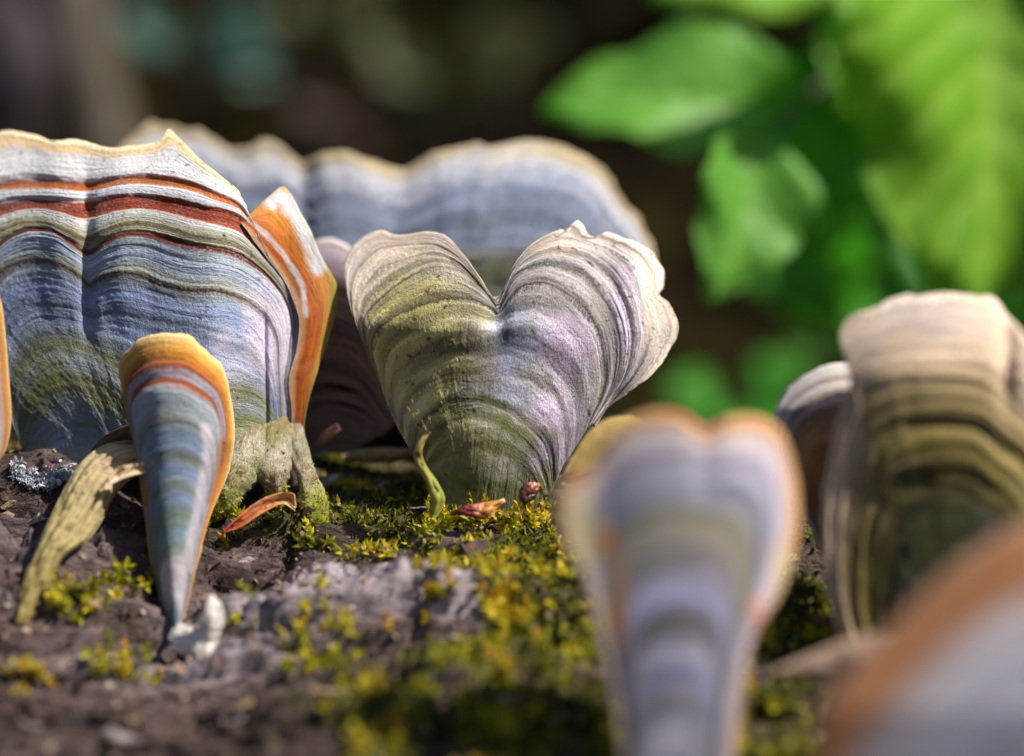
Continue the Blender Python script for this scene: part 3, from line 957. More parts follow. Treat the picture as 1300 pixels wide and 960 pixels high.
# ---- 4. dim bracket in the gap -------------------------------------------------------------------------------------
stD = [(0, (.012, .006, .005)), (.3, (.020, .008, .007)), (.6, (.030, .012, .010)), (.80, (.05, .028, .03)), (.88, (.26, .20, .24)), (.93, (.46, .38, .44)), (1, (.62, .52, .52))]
stD = [(p, (c[0] * .45, c[1] * .4, c[2] * .45)) if p < .85 else (p, c) for p, c in stD]  # lower zones darkened in colour to stand for shade in the gap
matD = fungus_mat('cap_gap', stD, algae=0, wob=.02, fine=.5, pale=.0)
topD = [(340, 590), (345, 460), (360, 380), (378, 330), (398, 307), (420, 303), (442, 312), (462, 335), (480, 380), (498, 440), (520, 500), (535, 590)]
D_curves = [shrink(topD, (440, 590), k, ky) for k, ky in ((.9, .05), (.93, .4), (.96, .8))] + [topD]
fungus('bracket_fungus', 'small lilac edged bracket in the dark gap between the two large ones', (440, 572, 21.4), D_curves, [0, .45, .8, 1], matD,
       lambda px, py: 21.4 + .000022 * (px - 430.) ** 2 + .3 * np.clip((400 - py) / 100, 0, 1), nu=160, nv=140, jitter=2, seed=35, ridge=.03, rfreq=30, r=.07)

# ---- 5. narrow cone in front of the fan -----------------------------------------------------------------------------
stE = [(0, (.18, .25, .30)), (.05, (.20, .27, .36)), (.065, (.20, .27, .34)), (.08, (.56, .50, .54)), (.20, (.52, .48, .54)), (.225, (.20, .25, .22)), (.28, (.20, .29, .36)), (.34, (.15, .20, .17)), (.40, (.20, .27, .42)),
       (.45, (.20, .23, .21)), (.50, (.20, .27, .46)), (.55, (.20, .22, .20)), (.60, (.20, .28, .42)), (.66, (.19, .20, .18)), (.70, (.30, .34, .38)), (.755, (.36, .40, .44)),
       (.772, (.30, .09, .04)), (.795, (.26, .08, .04)), (.805, (.40, .36, .42)), (.832, (.34, .28, .32)), (.842, (.22, .045, .015)), (.87, (.40, .13, .025)), (.91, (.62, .27, .04)), (.95, (.78, .46, .12)), (1, (.84, .58, .26))]
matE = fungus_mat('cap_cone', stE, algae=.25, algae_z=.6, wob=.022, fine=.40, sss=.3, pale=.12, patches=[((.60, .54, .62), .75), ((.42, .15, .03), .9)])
topE = [(214, 802), (200, 768), (190, 715), (183, 655), (176, 600), (167, 550), (157, 505), (150, 470), (155, 446), (178, 429), (210, 421), (238, 425), (262, 441), (284, 466), (295, 505), (298, 550), (294, 590),
        (280, 625), (264, 665), (252, 710), (243, 755), (229, 806)]
inE = [(218, 804), (203, 765), (195, 715), (188, 660), (181, 610), (174, 575), (169, 540), (167, 512), (180, 495), (202, 489), (228, 490), (252, 500), (270, 515), (280, 540), (282, 570), (276, 600), (264, 635),
       (253, 675), (244, 720), (236, 765), (225, 806)]
E_curves = [[(219, 806), (221, 808), (224, 808)],
            [(218, 805), (209, 770), (210, 745), (222, 740), (232, 748), (231, 775), (225, 806)],
            [(218, 805), (205, 760), (200, 710), (205, 680), (222, 668), (240, 675), (244, 705), (235, 765), (225, 806)],
            [(218, 804), (204, 760), (194, 705), (190, 650), (192, 610), (212, 592), (240, 594), (258, 612), (256, 650), (246, 705), (235, 765), (225, 806)],
            inE,
            [(a * .45 + b * .55, c * .45 + d * .55) for (a, c), (b, d) in zip(resample(inE, np.linspace(0, 1, 30)), resample(topE, np.linspace(0, 1, 30)))],
            topE]


def dE(px, py):
    cx = 222 + (py - 420) * .005
    hw = 74 - np.clip(py - 560, 0, 250) * .24
    q = (px - cx) / hw
    return 18.75 + .62 * np.abs(q) ** 2.2 + .35 * np.clip((500 - py) / 80, 0, 1) ** 1.5 - .25 * np.clip((py - 600) / 200, 0, 1)


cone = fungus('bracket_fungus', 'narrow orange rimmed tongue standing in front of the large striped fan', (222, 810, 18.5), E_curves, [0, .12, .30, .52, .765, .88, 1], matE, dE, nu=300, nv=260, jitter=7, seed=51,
              patchf=[pl([(262, 545), (264, 580), (256, 625), (247, 670), (240, 720)], 9, 1.1), pl([(283, 560), (279, 600), (268, 635)], 7, 1.0) + pl([(188, 610), (186, 640)], 5, .9)],  # first streak paints a sun highlight down the right side
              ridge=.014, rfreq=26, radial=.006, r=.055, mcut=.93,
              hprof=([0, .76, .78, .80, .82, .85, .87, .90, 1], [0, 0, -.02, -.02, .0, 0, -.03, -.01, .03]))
matCream = simple_mat('cream_root', [(.3, (.40, .34, .27)), (.45, (.62, .56, .50)), (.7, (.74, .70, .66))], 350, rough=.8, sss=.15, bumpd=.0008)
lobe(cone, 'white_foot', [(222, 800, 18.45), (236, 812, 18.3), (254, 818, 18.2), (268, 800, 18.1), (270, 775, 18.05), (267, 756, 18.1)], [.09, .15, .17, .13, .09, .04], matCream, seed=12, lump=.6, squash=.35)
lobe(cone, 'white_foot', [(245, 812, 18.3), (262, 826, 18.1), (272, 834, 18.1)], [.12, .10, .03], matCream, seed=14, lump=.3)

# ---- 6. sliver at the left frame edge ---------------------------------------------------------------------------------
stG = [(0, (.3, .2, .1)), (.6, (.34, .36, .42)), (.8, (.5, .4, .36)), (.88, (.50, .20, .05)), (1, (.70, .42, .14))]
matG = fungus_mat('cap_edge', stG, algae=.1, wob=.01, fine=.3, sss=.3, pale=.1)
topG = [(-90, 640), (-130, 560), (-140, 460), (-120, 380), (-80, 345), (-40, 340), (-12, 352), (2, 385), (8, 430), (12, 480), (15, 530), (8, 570), (-15, 605), (-30, 640)]
fungus('bracket_fungus', 'orange rimmed bracket cut off by the left frame edge', (-60, 640, 19), [shrink(topG, (-60, 640), k) for k in (.15, .5, .8)] + [topG], [0, .4, .75, 1], matG,
       lambda px, py: 18.9 + .00006 * (px + 60) ** 2, nu=140, nv=120, jitter=2, seed=55, r=.06)

# ---- 7. two-lobed blurred bracket in front ------------------------------------------------------------------------------
patchH = [[(735, 690, 34, 75, 1.1), (722, 640, 20, 30, .9), (768, 790, 14, 70, .9), (996, 735, 22, 60, 1.0), (790, 960, 14, 120, .8)], [(772, 690, 12, 24, 1.1), (786, 780, 9, 80, .9), (962, 785, 9, 45, .9), (740, 605, 16, 12, .8)]]
stH = [(0, (.24, .27, .42)), (.2, (.22, .24, .40)), (.235, (.36, .33, .36)), (.27, (.24, .25, .34)), (.32, (.19, .18, .20)), (.36, (.26, .27, .46)), (.41, (.38, .36, .46)), (.45, (.22, .20, .23)), (.48, (.17, .16, .17)),
       (.53, (.28, .29, .48)), (.57, (.40, .38, .50)), (.61, (.24, .22, .24)), (.66, (.30, .28, .26)), (.70, (.25, .23, .16)), (.74, (.26, .26, .26)), (.78, (.22, .23, .32)), (.82, (.34, .33, .42)), (.86, (.30, .28, .38)), (.90, (.60, .53, .60)),
       (.94, (.66, .56, .56)), (.965, (.58, .28, .11)), (1, (.60, .33, .12))]
matH = fungus_mat('cap_twin', stH, algae=.05, wob=.03, fine=.6, broad=.6, sss=.2, pale=.3, patches=[((.58, .46, .24), .8), ((.58, .20, .05), 1.0)])
topH = [(800, 1120), (792, 1000), (778, 900), (768, 840), (752, 780), (738, 725), (714, 685), (705, 645), (716, 612), (748, 590), (768, 562), (792, 536), (830, 523), (868, 528), (896, 546), (922, 532), (960, 529),
        (990, 546), (1006, 585), (1014, 640), (1009, 700), (990, 755), (962, 800), (946, 860), (936, 940), (925, 1030), (915, 1120)]
inH = [(806, 1120), (803, 1000), (795, 900), (786, 830), (776, 770), (770, 720), (762, 680), (764, 650), (778, 628), (800, 610), (830, 600), (862, 598), (895, 600), (925, 598), (952, 606), (970, 625), (978, 660),
       (972, 705), (955, 755), (938, 810), (925, 870), (915, 950), (908, 1030), (905, 1120)]
H_curves = [[(820, 1120), (857, 1125), (895, 1120)],
            [(815, 1120), (812, 1020), (822, 975), (857, 960), (885, 975), (896, 1020), (900, 1120)],
            [(812, 1120), (808, 980), (806, 870), (818, 815), (860, 797), (900, 812), (912, 860), (904, 980), (902, 1120)],
            [(809, 1120), (805, 980), (798, 880), (792, 780), (800, 720), (830, 692), (870, 684), (915, 696), (935, 730), (935, 790), (915, 880), (906, 980), (904, 1120)],
            inH, topH]


def dH(px, py):
    q = (px - 862) / 140
    return 14.9 + np.where(q > 0, .5, .25) * np.abs(q) ** 2.2 + .10 * np.clip((640 - py) / 110, 0, 1.2) ** 1.4 - .2 * (np.clip(775 - px, 0, 80) / 70) ** 1.5 * sstep(560, 640, py) + .05 * gauss(px - 896, 18) * sstep(680, 580, py)


fungus('bracket_fungus', 'pale lavender two lobed bracket in the front, out of focus', (862, 1110, 15), H_curves, [0, .2, .45, .66, .82, 1], matH, dH, nu=260, nv=220, jitter=2, seed=61, ridge=.015, rfreq=20, r=.07, patchf=patchH)

# ---- 8. tall tan bracket on the right, with its neighbour -----------------------------------------------------------------
stI = [(0, (.008, .008, .005)), (.30, (.016, .016, .006)), (.42, (.07, .062, .016)), (.50, (.12, .105, .025)), (.55, (.21, .175, .06)), (.58, (.13, .115, .035)), (.63, (.26, .21, .09)), (.67, (.18, .15, .06)), (.73, (.36, .29, .16)),
       (.80, (.44, .37, .26)), (.86, (.46, .39, .27)), (.91, (.34, .28, .20)), (.95, (.46, .38, .27)), (1, (.52, .42, .30))]
stI = [(p, (min(.8, c[0] * 1.7), min(.8, c[1] * 1.55), c[2] * 1.6) if p >= .42 else c) for p, c in stI]
matI = fungus_mat('cap_tan', stI, algae=.15, algae_z=.6, wob=.04, fine=.6, broad=.7, sss=.15, pale=.35, patches=[((.56, .48, .50), .6)])
topI = [(1085, 860), (1062, 800), (1048, 740), (1044, 670), (1048, 610), (1056, 555), (1066, 510), (1080, 480), (1078, 455), (1068, 436), (1070, 412), (1092, 392), (1140, 379), (1200, 375), (1250, 381), (1274, 398), (1296, 420),
        (1325, 445), (1350, 490), (1362, 560), (1360, 660), (1345, 760), (1320, 860)]
I_curves = [shrink(topI, (1215, 860), k, ky) for k, ky in ((.25, .2), (.5, .45), (.74, .68), (.90, .86))] + [topI]


def dI(px, py):
    r = 17.0 + .9 * (np.clip(1200 - px, -300, 300) / 160) ** 2 * .35 - .35 * np.clip((620 - py) / 240, 0, 1.1)
    r = r + .9 * np.clip((480 - py) / 110, 0, 1.2) ** 2
    return r + .14 * gauss(px - 1278, 12) * sstep(560, 440, py)


fungus('bracket_fungus', 'tall tan bracket with pale rounded top at the right edge', (1190, 880, 17), I_curves, [0, .3, .58, .82, 1], matI, dI, nu=280, nv=220, jitter=9, seed=71, ridge=.06, rfreq=20, r=.06, radial=.01,
       patchf=[[(1180, 400, 100, 35, .9), (1100, 430, 40, 20, .8), (1130, 500, 25, 15, .5)]])
stJ = [(0, (.10, .06, .03)), (.4, (.28, .14, .06)), (.6, (.28, .17, .10)), (.72, (.16, .11, .09)), (.77, (.34, .30, .30)), (.81, (.10, .08, .08)), (.86, (.55, .50, .54)), (.90, (.22, .18, .20)), (.94, (.60, .54, .56)), (1, (.68, .60, .50))]
stJ = [(p, (min(.85, c[0] * 2.0), min(.8, c[1] * 1.75), min(.75, c[2] * 1.5))) for p, c in stJ]
matJ = fungus_mat('cap_small_right', stJ, algae=.1, wob=.01, fine=.3, pale=.15)
topJ = [(1040, 700), (1015, 640), (995, 590), (985, 550), (984, 522), (994, 500), (1014, 480), (1042, 466), (1075, 460), (1105, 464), (1125, 490), (1130, 560), (1120, 700)]
fungus('bracket_fungus', 'small white rimmed bracket with dark lines tucked left of the tall tan one', (1075, 720, 18.4), [shrink(topJ, (1072, 680), k) for k in (.15, .5, .8)] + [topJ], [0, .42, .77, 1], matJ,
       lambda px, py: 18.0 + .35 * ((1070 - px) / 85.) ** 2 + .3 * np.clip((520 - py) / 60, 0, 1), nu=180, nv=140, jitter=3, seed=75, ridge=.02, rfreq=30, r=.05)

# ---- 9. orange bracket in the bottom right corner -------------------------------------------------------------------------
stK = [(0, (.17, .18, .24)), (.45, (.24, .25, .32)), (.66, (.30, .29, .34)), (.76, (.34, .29, .31)), (.84, (.28, .13, .06)), (.95, (.32, .13, .05)), (1, (.36, .21, .13))]
matK = fungus_mat('cap_corner', stK, algae=.05, wob=.02, fine=.2, sss=.2, pale=.15)
topK = [(1120, 1180), (1065, 1080), (1030, 980), (1035, 915), (1060, 872), (1098, 826), (1146, 776), (1196, 728), (1250, 690), (1310, 662), (1370, 668), (1420, 710), (1450, 790), (1460, 900), (1450, 1020), (1400, 1180)]
fungus('bracket_fungus', 'large orange edged bracket, strongly blurred in the bottom right corner', (1300, 1180, 13), [shrink(topK, (1310, 1190), k) for k in (.15, .45, .75)] + [topK], [0, .4, .72, 1], matK,
       lambda px, py: 12.5 + .0000030 * (px - 1330) ** 2 + .75 * np.clip((900 - py) / 240, 0, 1.2), nu=160, nv=120, jitter=3, seed=79, r=.08)

# ================================================================== SMALL THINGS ON THE LOG
def strip(name, label, cat, left, right, d, mat, nv=40, nu=14, curl=.12, r=.02, seed=1, thick=.02, group=None, rough=.03):
    Lc = resample(left, np.linspace(0, 1, nv))
    Rc = resample(right, np.linspace(0, 1, nv))
    t = np.linspace(0, 1, nu)[:, None, None]
    G = Lc[None] * (1 - t) + Rc[None] * t
    dd = np.interp(np.linspace(0, 1, nv), np.linspace(0, 1, len(d)), d)[None] + curl * (2 * t[..., 0] - 1) ** 2 + (.05 * fbm(t[..., 0] * 4, np.linspace(0, 6, nv)[None], 3, seed) + rough * fbm(t[..., 0] * 9, np.linspace(0, 5, nv)[None], 4, seed + 4))
    P = at(G[..., 0], G[..., 1], dd)
    n = np.cross(np.gradient(P, axis=0), np.gradient(P, axis=1))
    n /= np.linalg.norm(n, axis=-1)[..., None] + 1e-9
    if ((np.array([0, 0, ZC]) - P) * n).sum(-1).mean() < 0:
        n = -n
    edge = np.minimum(np.minimum(t[..., 0], 1 - t[..., 0]) * 4, 1) * np.ones((1, nv))
    B = P - n * (thick * edge)[..., None]
    P = P + n * (thick * edge)[..., None]
    org = P.reshape(-1, 3).mean(0)
    V = np.vstack([P.reshape(-1, 3), B.reshape(-1, 3)])
    F = np.vstack([grid_faces(nu, nv), grid_faces(nu, nv, nu * nv)[:, ::-1]])
    e = []
    for i in range(nu - 1):
        for j in (0, nv - 1):
            a = i * nv + j
            e.append((a, a + nv, a + nv + nu * nv, a + nu * nv))
    for j in range(nv - 1):
        for i in (0, nu - 1):
            a = i * nv + j
            e.append((a, a + 1, a + 1 + nu * nv, a + nu * nv))
    o = mesh_obj(name, V, np.vstack([F, e]), mat, attrs={'tint': np.tile(np.broadcast_to(np.linspace(0, 1, nv), (nu, nv)).ravel(), 2)}, origin=org)
    return tag(o, label, cat, group)


m_tan = simple_mat('dry_tan', [(.12, (.14, .09, .03)), (.22, (.34, .27, .09)), (.45, (.44, .36, .16)), (.7, (.52, .42, .24)), (.85, (.60, .46, .30))], 260, rough=.75, bumpd=.0006, transl=.3, tint='tint', detail=7)
strip('dry_strip', 'curled tan dry strip arching down to the bark beside the orange rimmed tongue', 'dead leaf',
      [(18, 790), (28, 745), (44, 702), (62, 662), (82, 620), (102, 588), (126, 568), (152, 560), (182, 560)],
      [(38, 792), (58, 752), (78, 712), (108, 690), (128, 664), (142, 636), (158, 616), (172, 606), (190, 602)],
      [18.1, 18.3, 18.5, 18.8, 19.1, 19.3], m_tan, 160, 50, curl=.16, seed=3, rough=.12)
m_lip = simple_mat('dry_lip', [(.3, (.50, .36, .20)), (.7, (.66, .52, .38))], 150, rough=.6)
strip('dry_flap', 'pale folded lip on the inner side of the curled tan strip', 'dead leaf',
      [(138, 606), (150, 594), (166, 590), (184, 588)], [(134, 622), (146, 612), (166, 604), (186, 600)], [18.85, 18.9, 19.0], m_lip, 24, 8, curl=-.08, seed=5)
m_brn = simple_mat('dead_brown', [(.3, (.045, .025, .012)), (.7, (.13, .08, .035))], 160, rough=.8)
strip('dead_leaf', 'dark brown dead leaf behind the curled tan strip', 'dead leaf',
      [(106, 592), (118, 568), (138, 550), (160, 540), (190, 536)], [(128, 600), (138, 580), (150, 570), (165, 564), (190, 562)], [19.6, 19.6, 19.5], m_brn, 30, 10, seed=7)
m_redscale = simple_mat('red_scale', [(.05, (.22, .03, .03)), (.35, (.48, .12, .05)), (.7, (.62, .32, .12)), (.95, (.62, .42, .20))], 200, rough=.45, transl=.15, tint='tint', spec=.5)
strip('bud_scale', 'orange and red pointed bud scale draped over the feet of the large fan', 'bud scale',
      [(284, 674), (300, 658), (322, 640), (345, 628), (372, 626), (375, 640)], [(285, 676), (304, 670), (326, 656), (345, 645), (360, 640), (374, 648)],
      [19.35, 19.35, 19.4, 19.45, 19.5], m_redscale, 50, 12, curl=-.08, seed=9)
m_purple = simple_mat('purple_scale', [(.05, (.12, .015, .03)), (.45, (.25, .04, .04)), (.7, (.60, .28, .05)), (.95, (.66, .50, .40))], 200, rough=.4, transl=.1, tint='tint', spec=.5)
strip('bud_scale', 'dark red bud scale with cream tip lying at the foot of the heart bracket', 'bud scale',
      [(572, 651), (590, 642), (612, 638), (626, 636), (640, 633)], [(573, 653), (590, 655), (610, 659), (624, 655), (641, 636)],
      [19.35, 19.25, 19.25, 19.3, 19.35], m_purple, 40, 10, curl=.06, seed=11)
m_dark = simple_mat('dark_bud', [(.12, (.50, .20, .05)), (.3, (.16, .04, .03)), (.7, (.05, .025, .03))], 250, rough=.4, tint='tint', spec=.5)
strip('bud_scale', 'small dark purple bud with orange top stuck on the lower right of the heart bracket', 'bud scale',
      [(667, 612), (660, 622), (659, 634), (664, 640)], [(687, 614), (684, 624), (677, 634), (668, 640)], [19.45, 19.38, 19.38, 19.45], m_dark, 24, 10, curl=.05, thick=.02, seed=13)
m_shoot = simple_mat('green_shoot', [(.1, (.30, .31, .06)), (.5, (.30, .30, .06)), (.8, (.20, .15, .05)), (.98, (.13, .06, .05))], 200, rough=.5, transl=.2, tint='tint')
strip('thin_shoot', 'thin bent yellow green shoot rising against the left foot of the heart bracket', 'shoot',
      [(545, 657), (546, 632), (540, 612), (528, 592), (525, 574), (533, 558), (544, 546)], [(556, 655), (565, 634), (556, 612), (542, 592), (536, 576), (540, 560), (546, 548)],
      [19.25, 19.2, 19.2, 19.15, 19.2], m_shoot, 50, 10, curl=.09, seed=15)
m_litter = simple_mat('tan_litter', [(.2, (.16, .12, .05)), (.5, (.34, .26, .12)), (.8, (.5, .42, .26))], 150, rough=.7, transl=.15)
strip('dead_leaf', 'pale tan dead leaf lying in the dark gap left of the heart bracket', 'dead leaf',
      [(434, 578), (460, 570), (490, 568), (522, 570)], [(438, 586), (464, 588), (494, 588), (524, 582)], [21.2, 21.1, 21.0], m_litter, 30, 8, seed=17)
strip('dead_leaf', 'small pink brown curled leaf scrap in the dark gap', 'dead leaf',
      [(402, 560), (412, 548), (428, 538)], [(404, 568), (418, 560), (432, 546)], [20.9, 20.8, 20.8], simple_mat('pink_scrap', [(.3, (.35, .14, .10)), (.7, (.5, .26, .18))], 200), 20, 8, seed=19)
strip('dead_leaf', 'yellowish tan dead leaf behind the right side of the heart bracket', 'dead leaf',
      [(700, 640), (722, 590), (745, 552), (770, 532), (800, 528)], [(745, 680), (775, 640), (800, 600), (825, 570), (850, 560)], [20.6, 20.8, 21.0, 21.3],
      simple_mat('ochre_leaf', [(.3, (.26, .17, .05)), (.7, (.48, .36, .13))], 120, rough=.7, transl=.2), 40, 14, seed=21)
strip('dead_leaf', 'pointed beige dead leaf tip beside the blurred orange corner bracket', 'dead leaf',
      [(984, 850), (1010, 838), (1045, 824), (1090, 808), (1150, 800)], [(986, 856), (1010, 862), (1045, 872), (1090, 885), (1150, 900)], [15.6, 15.4, 15.2, 15.0],
      simple_mat('beige_tip', [(.3, (.40, .26, .18)), (.7, (.60, .42, .32))], 100, rough=.6), 30, 12, seed=23)

# ================================================================== GREEN PLANT BEHIND, RIGHT
def leaf_mat(name, c1, c2, vein, tr=.45):
    M = NT(name)
    n = M.noise(M.obj(), 45, 4, .6)
    c = M.mix(M.math('MULTIPLY', M.math('SUBTRACT', n, .3), 2.0, clamp=True), c1, c2)
    c = M.mix(M.math('MULTIPLY', M.attr('vein'), .85), c, vein)
    M.l(c, M.b.inputs['Base Color'])
    M.b.inputs['Roughness'].default_value = .45
    M.b.inputs['Specular IOR Level'].default_value = .35
    M.bump(M.noise(M.obj(), 250, 4, .6), .0004)
    trn = M.n('ShaderNodeBsdfTranslucent')
    tc = M.mix(1.0, c, (1.35, 1.5, .6), 'MULTIPLY')
    M.l(tc, trn.inputs[0])
    mx = M.n('ShaderNodeMixShader')
    mx.inputs[0].default_value = tr
    M.l(M.b.outputs[0], mx.inputs[1])
    M.l(trn.outputs[0], mx.inputs[2])
    M.l(mx.outputs[0], M.t.nodes['Material Output'].inputs[0])
    return M.m


m_leaf = leaf_mat('green_leaf', (.15, .37, .02), (.21, .45, .03), (.40, .60, .10))
m_leafm = leaf_mat('mid_green_leaf', (.12, .36, .04), (.17, .44, .06), (.25, .50, .08))
m_leafd = leaf_mat('deep_green_leaf', (.05, .27, .02), (.08, .33, .03), (.16, .42, .05), .4)
m_stem = simple_mat('plant_stem', [(.3, (.04, .03, .03)), (.7, (.10, .08, .08))], 100)


def leaf(root, base, tip, width, mat, wn=(0, -1, .4), fold=.25, sag=.12, nl=60, nw=26, skew=0, asym=0, nveins=7):
    """base, tip: world points; width full; wn: the way the upper face looks"""
    org = np.array(root.location) / S
    base, tip, wn = np.asarray(base, float), np.asarray(tip, float), np.asarray(wn, float)
    ax = tip - base
    L = np.linalg.norm(ax)
    ax /= L
    side = np.cross(ax, wn); side /= np.linalg.norm(side)
    nn = np.cross(side, ax)
    if nn @ wn < 0:
        nn = -nn
    t = np.linspace(0, 1, nl)[:, None]
    s = np.linspace(-1, 1, nw)[None]
    prof = np.sin(np.pi * np.clip(t, 0, 1) ** .82) ** .75 * (1 - .25 * t)
    wv = .5 * width * prof * (1 + asym * s)
    wave = .05 * width * np.sin(t * 14 + s * 2) * np.abs(s) + .05 * width * np.sin(t * 5 + s * 3 + L)
    wv = wv * (1 + .05 * np.sin(t * 23 + L * 3 + s) + .04 * np.sin(t * 9 + L + s * 2))
    vein = np.maximum(gauss(s, .05) * np.ones_like(t), 0)
    ph = (t - .28 * np.abs(s)) * nveins
    v2 = gauss((ph - np.round(ph)) / nveins * L, .085 * L / 8) * (np.abs(s) < .93) * sstep(.0, .06, t) * .8
    vein = np.clip(np.maximum(vein, v2), 0, 1)
    P = (base + ax * (t * L)[..., None] + side * (s * wv)[..., None]
         + nn * (fold * width * .5 * np.abs(s) ** 1.3 * prof - sag * L * 4 * (t - .5) ** 2 + wave - .022 * width * vein)[..., None])
    TN = .012
    V = np.vstack([(P + nn * TN).reshape(-1, 3), (P - nn * TN).reshape(-1, 3)]) - org
    F = np.vstack([grid_faces(nl, nw), grid_faces(nl, nw, nl * nw)[:, ::-1]])
    o = mesh_obj('leaf', V[:nl * nw], F[:(nl - 1) * (nw - 1)], mat, root, {'vein': vein})
    mid = P[:, nw // 2] - nn * .02
    Vt, Ft = tube(mid - org, np.linspace(.06, .012, nl) * min(1.5, L / 6), 6)
    mesh_obj('midrib', Vt, Ft, mat, o, {'vein': np.ones(len(Vt))})
    return o


plant = thing('leafy_plant', 'bright green broad leaved plant out of focus behind the log at upper right', 'plant', at(1180, 560, 44) - np.array([0, 0, 12]))
LD = 33.0
leaf(plant, at(1322, -240, 28.5), at(1240, 432, 29.5), 8.6, m_leaf, (.35, -.8, .55), .12, .05, nveins=9)         # big leaf, right
leaf(plant, at(1020, 130, 31), at(690, 135, 30.5), 3.1, m_leafm, (.1, -.75, .65), .45, .02)                      # long leaf pointing left
leaf(plant, at(985, 165, 27.6), at(908, 383, 27.0), 2.3, m_leafm, (.5, -.7, .6), .15, .06)                      # hanging leaf
leaf(plant, at(1040, 60, 33), at(1030, 330, 33), 4.0, m_leafd, (-.3, -.8, .3), .15, .08)                      # shaded leaf
leaf(plant, at(1010, 270, 40), at(1060, 430, 41), 3.2, m_leafd, (-.3, -.8, .2), .15, .08)                     # dim lower leaf
leaf(plant, at(1170, -40, 33), at(1070, 140, 32), 3.2, m_leaf, (.3, -.5, .9), .2, .08)                       # pale glossy leaf
leaf(plant, at(1080, -30, 37), at(830, -25, 36), 3.0, m_leaf, (.1, -.6, .8), .2, .08)                          # top edge leaf
leaf(plant, at(1330, 20, 41), at(1080, 30, 40), 4.6, m_leaf, (.1, -.5, .9), .2, .08)                           # behind top right
leaf(plant, at(1190, 40, 43), at(1010, 360, 42), 6.5, m_leafm, (-.1, -.8, .5), .15, .08)                     # behind, filling the middle
leaf(plant, at(1260, 300, 45), at(1130, 470, 44), 4.5, m_leafd, (-.1, -.8, .5), .15, .08)
for pts, r in (([(1300, 500, 46), (1230, 200, 42), (1120, 60, 37), (1018, 128, 31)], .09), ([(1120, 60, 38), (1010, 30, 37), (870, 8, 36)], .16),
               ([(1120, 60, 38), (1040, 110, 33), (987, 162, 28.0)], .08), ([(1230, 200, 42), (1300, -100, 36), (1322, -240, 28.5)], .1)):
    P = spline(np.array([at(*q) for q in pts]), 40)
    V, F = tube(P, np.linspace(r * 1.2, r * .8, 40), 8)
    mesh_obj('stem', V - np.array(plant.location) / S, F, m_stem, plant)
P = spline(np.array([at(1300, 500, 46), at(1290, 700, 47), at(1280, 1000, 47.5) * [1, 1, 0] + [0, 0, -1]]), 30)
V, F = tube(P, .16, 8)
mesh_obj('stem', V - np.array(plant.location) / S, F, m_stem, plant)

# ================================================================== FOREST FLOOR AND UNDERGROWTH
def ground_z(x, y):
    r = np.hypot(x, y - 20)
    bank = 130 * sstep(90, 330, y + .25 * x * 0) + 500 * sstep(300, 1800, r)
    return bank + fbm(x / 40, y / 40, 4, 201) * 7 * sstep(40, 120, r) + fbm(x / 7, y / 7, 3, 207) * .8


q = np.sign(np.linspace(-1, 1, 260)) * np.abs(np.linspace(-1, 1, 260)) ** 2.2 * 2600
GX, GY = np.meshgrid(q, q + 60, indexing='ij')
m_g = NT('forest_floor')
if True:
    M = m_g
    ob = M.obj()
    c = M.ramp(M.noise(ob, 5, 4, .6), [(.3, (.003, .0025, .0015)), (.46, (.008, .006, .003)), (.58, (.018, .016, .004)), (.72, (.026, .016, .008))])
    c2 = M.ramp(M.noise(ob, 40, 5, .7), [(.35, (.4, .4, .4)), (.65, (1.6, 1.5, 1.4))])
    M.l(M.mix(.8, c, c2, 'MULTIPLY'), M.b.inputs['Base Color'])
    M.b.inputs['Roughness'].default_value = .95
    M.b.inputs['Specular IOR Level'].default_value = .02
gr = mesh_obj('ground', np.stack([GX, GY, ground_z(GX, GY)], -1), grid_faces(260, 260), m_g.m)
tag(gr, kind='structure')

# sapling trunk and stone far left
m_trunk = simple_mat('sapling_bark', [(.3, (.07, .06, .045)), (.7, (.16, .14, .11))], 30, spec=.05)
def trunk(name, label, cat, pts, rad, mat, group=None):
    P = spline(np.array([at(*q) for q in pts]), 50)
    P[:, 2] = np.maximum(P[:, 2], ground_z(P[:, 0], P[:, 1]) - 1)
    V, F = tube(P, np.interp(np.linspace(0, 1, 50), np.linspace(0, 1, len(rad)), rad), 14)
    o = mesh_obj(name, V, F, mat, origin=P[0])
    return tag(o, label, cat, group)


trunk('sapling_trunk', 'blurred pale grey brown sapling trunk at upper left', 'tree trunk', [(150, 260, 85), (125, 120, 85), (100, 20, 85), (80, -160, 86), (70, -700, 88)], [1.5, 1.2, 1.3, 1.4, 1.3], m_trunk)
trunk('sapling_trunk', 'blurred mauve brown stump at the top left corner', 'tree trunk', [(0, 240, 100), (20, 100, 98), (15, 40, 98), (-30, -20, 98)], [1.3, 2.2, 2.2, 1.2],
      simple_mat('mauve_bark', [(.3, (.03, .024, .028)), (.7, (.07, .058, .068))], 30, spec=.05))
m_stem.node_tree.nodes['Principled BSDF'].inputs['Specular IOR Level'].default_value = .1
m_teal = leaf_mat('teal_leaf', (.03, .085, .07), (.045, .11, .085), (.06, .13, .09), .2)
m_olive = leaf_mat('olive_leaf', (.04, .045, .006), (.06, .06, .01), (.1, .12, .03), .3)
m_rust = leaf_mat('rust_leaf', (.03, .016, .007), (.05, .026, .012), (.1, .06, .03), .2)
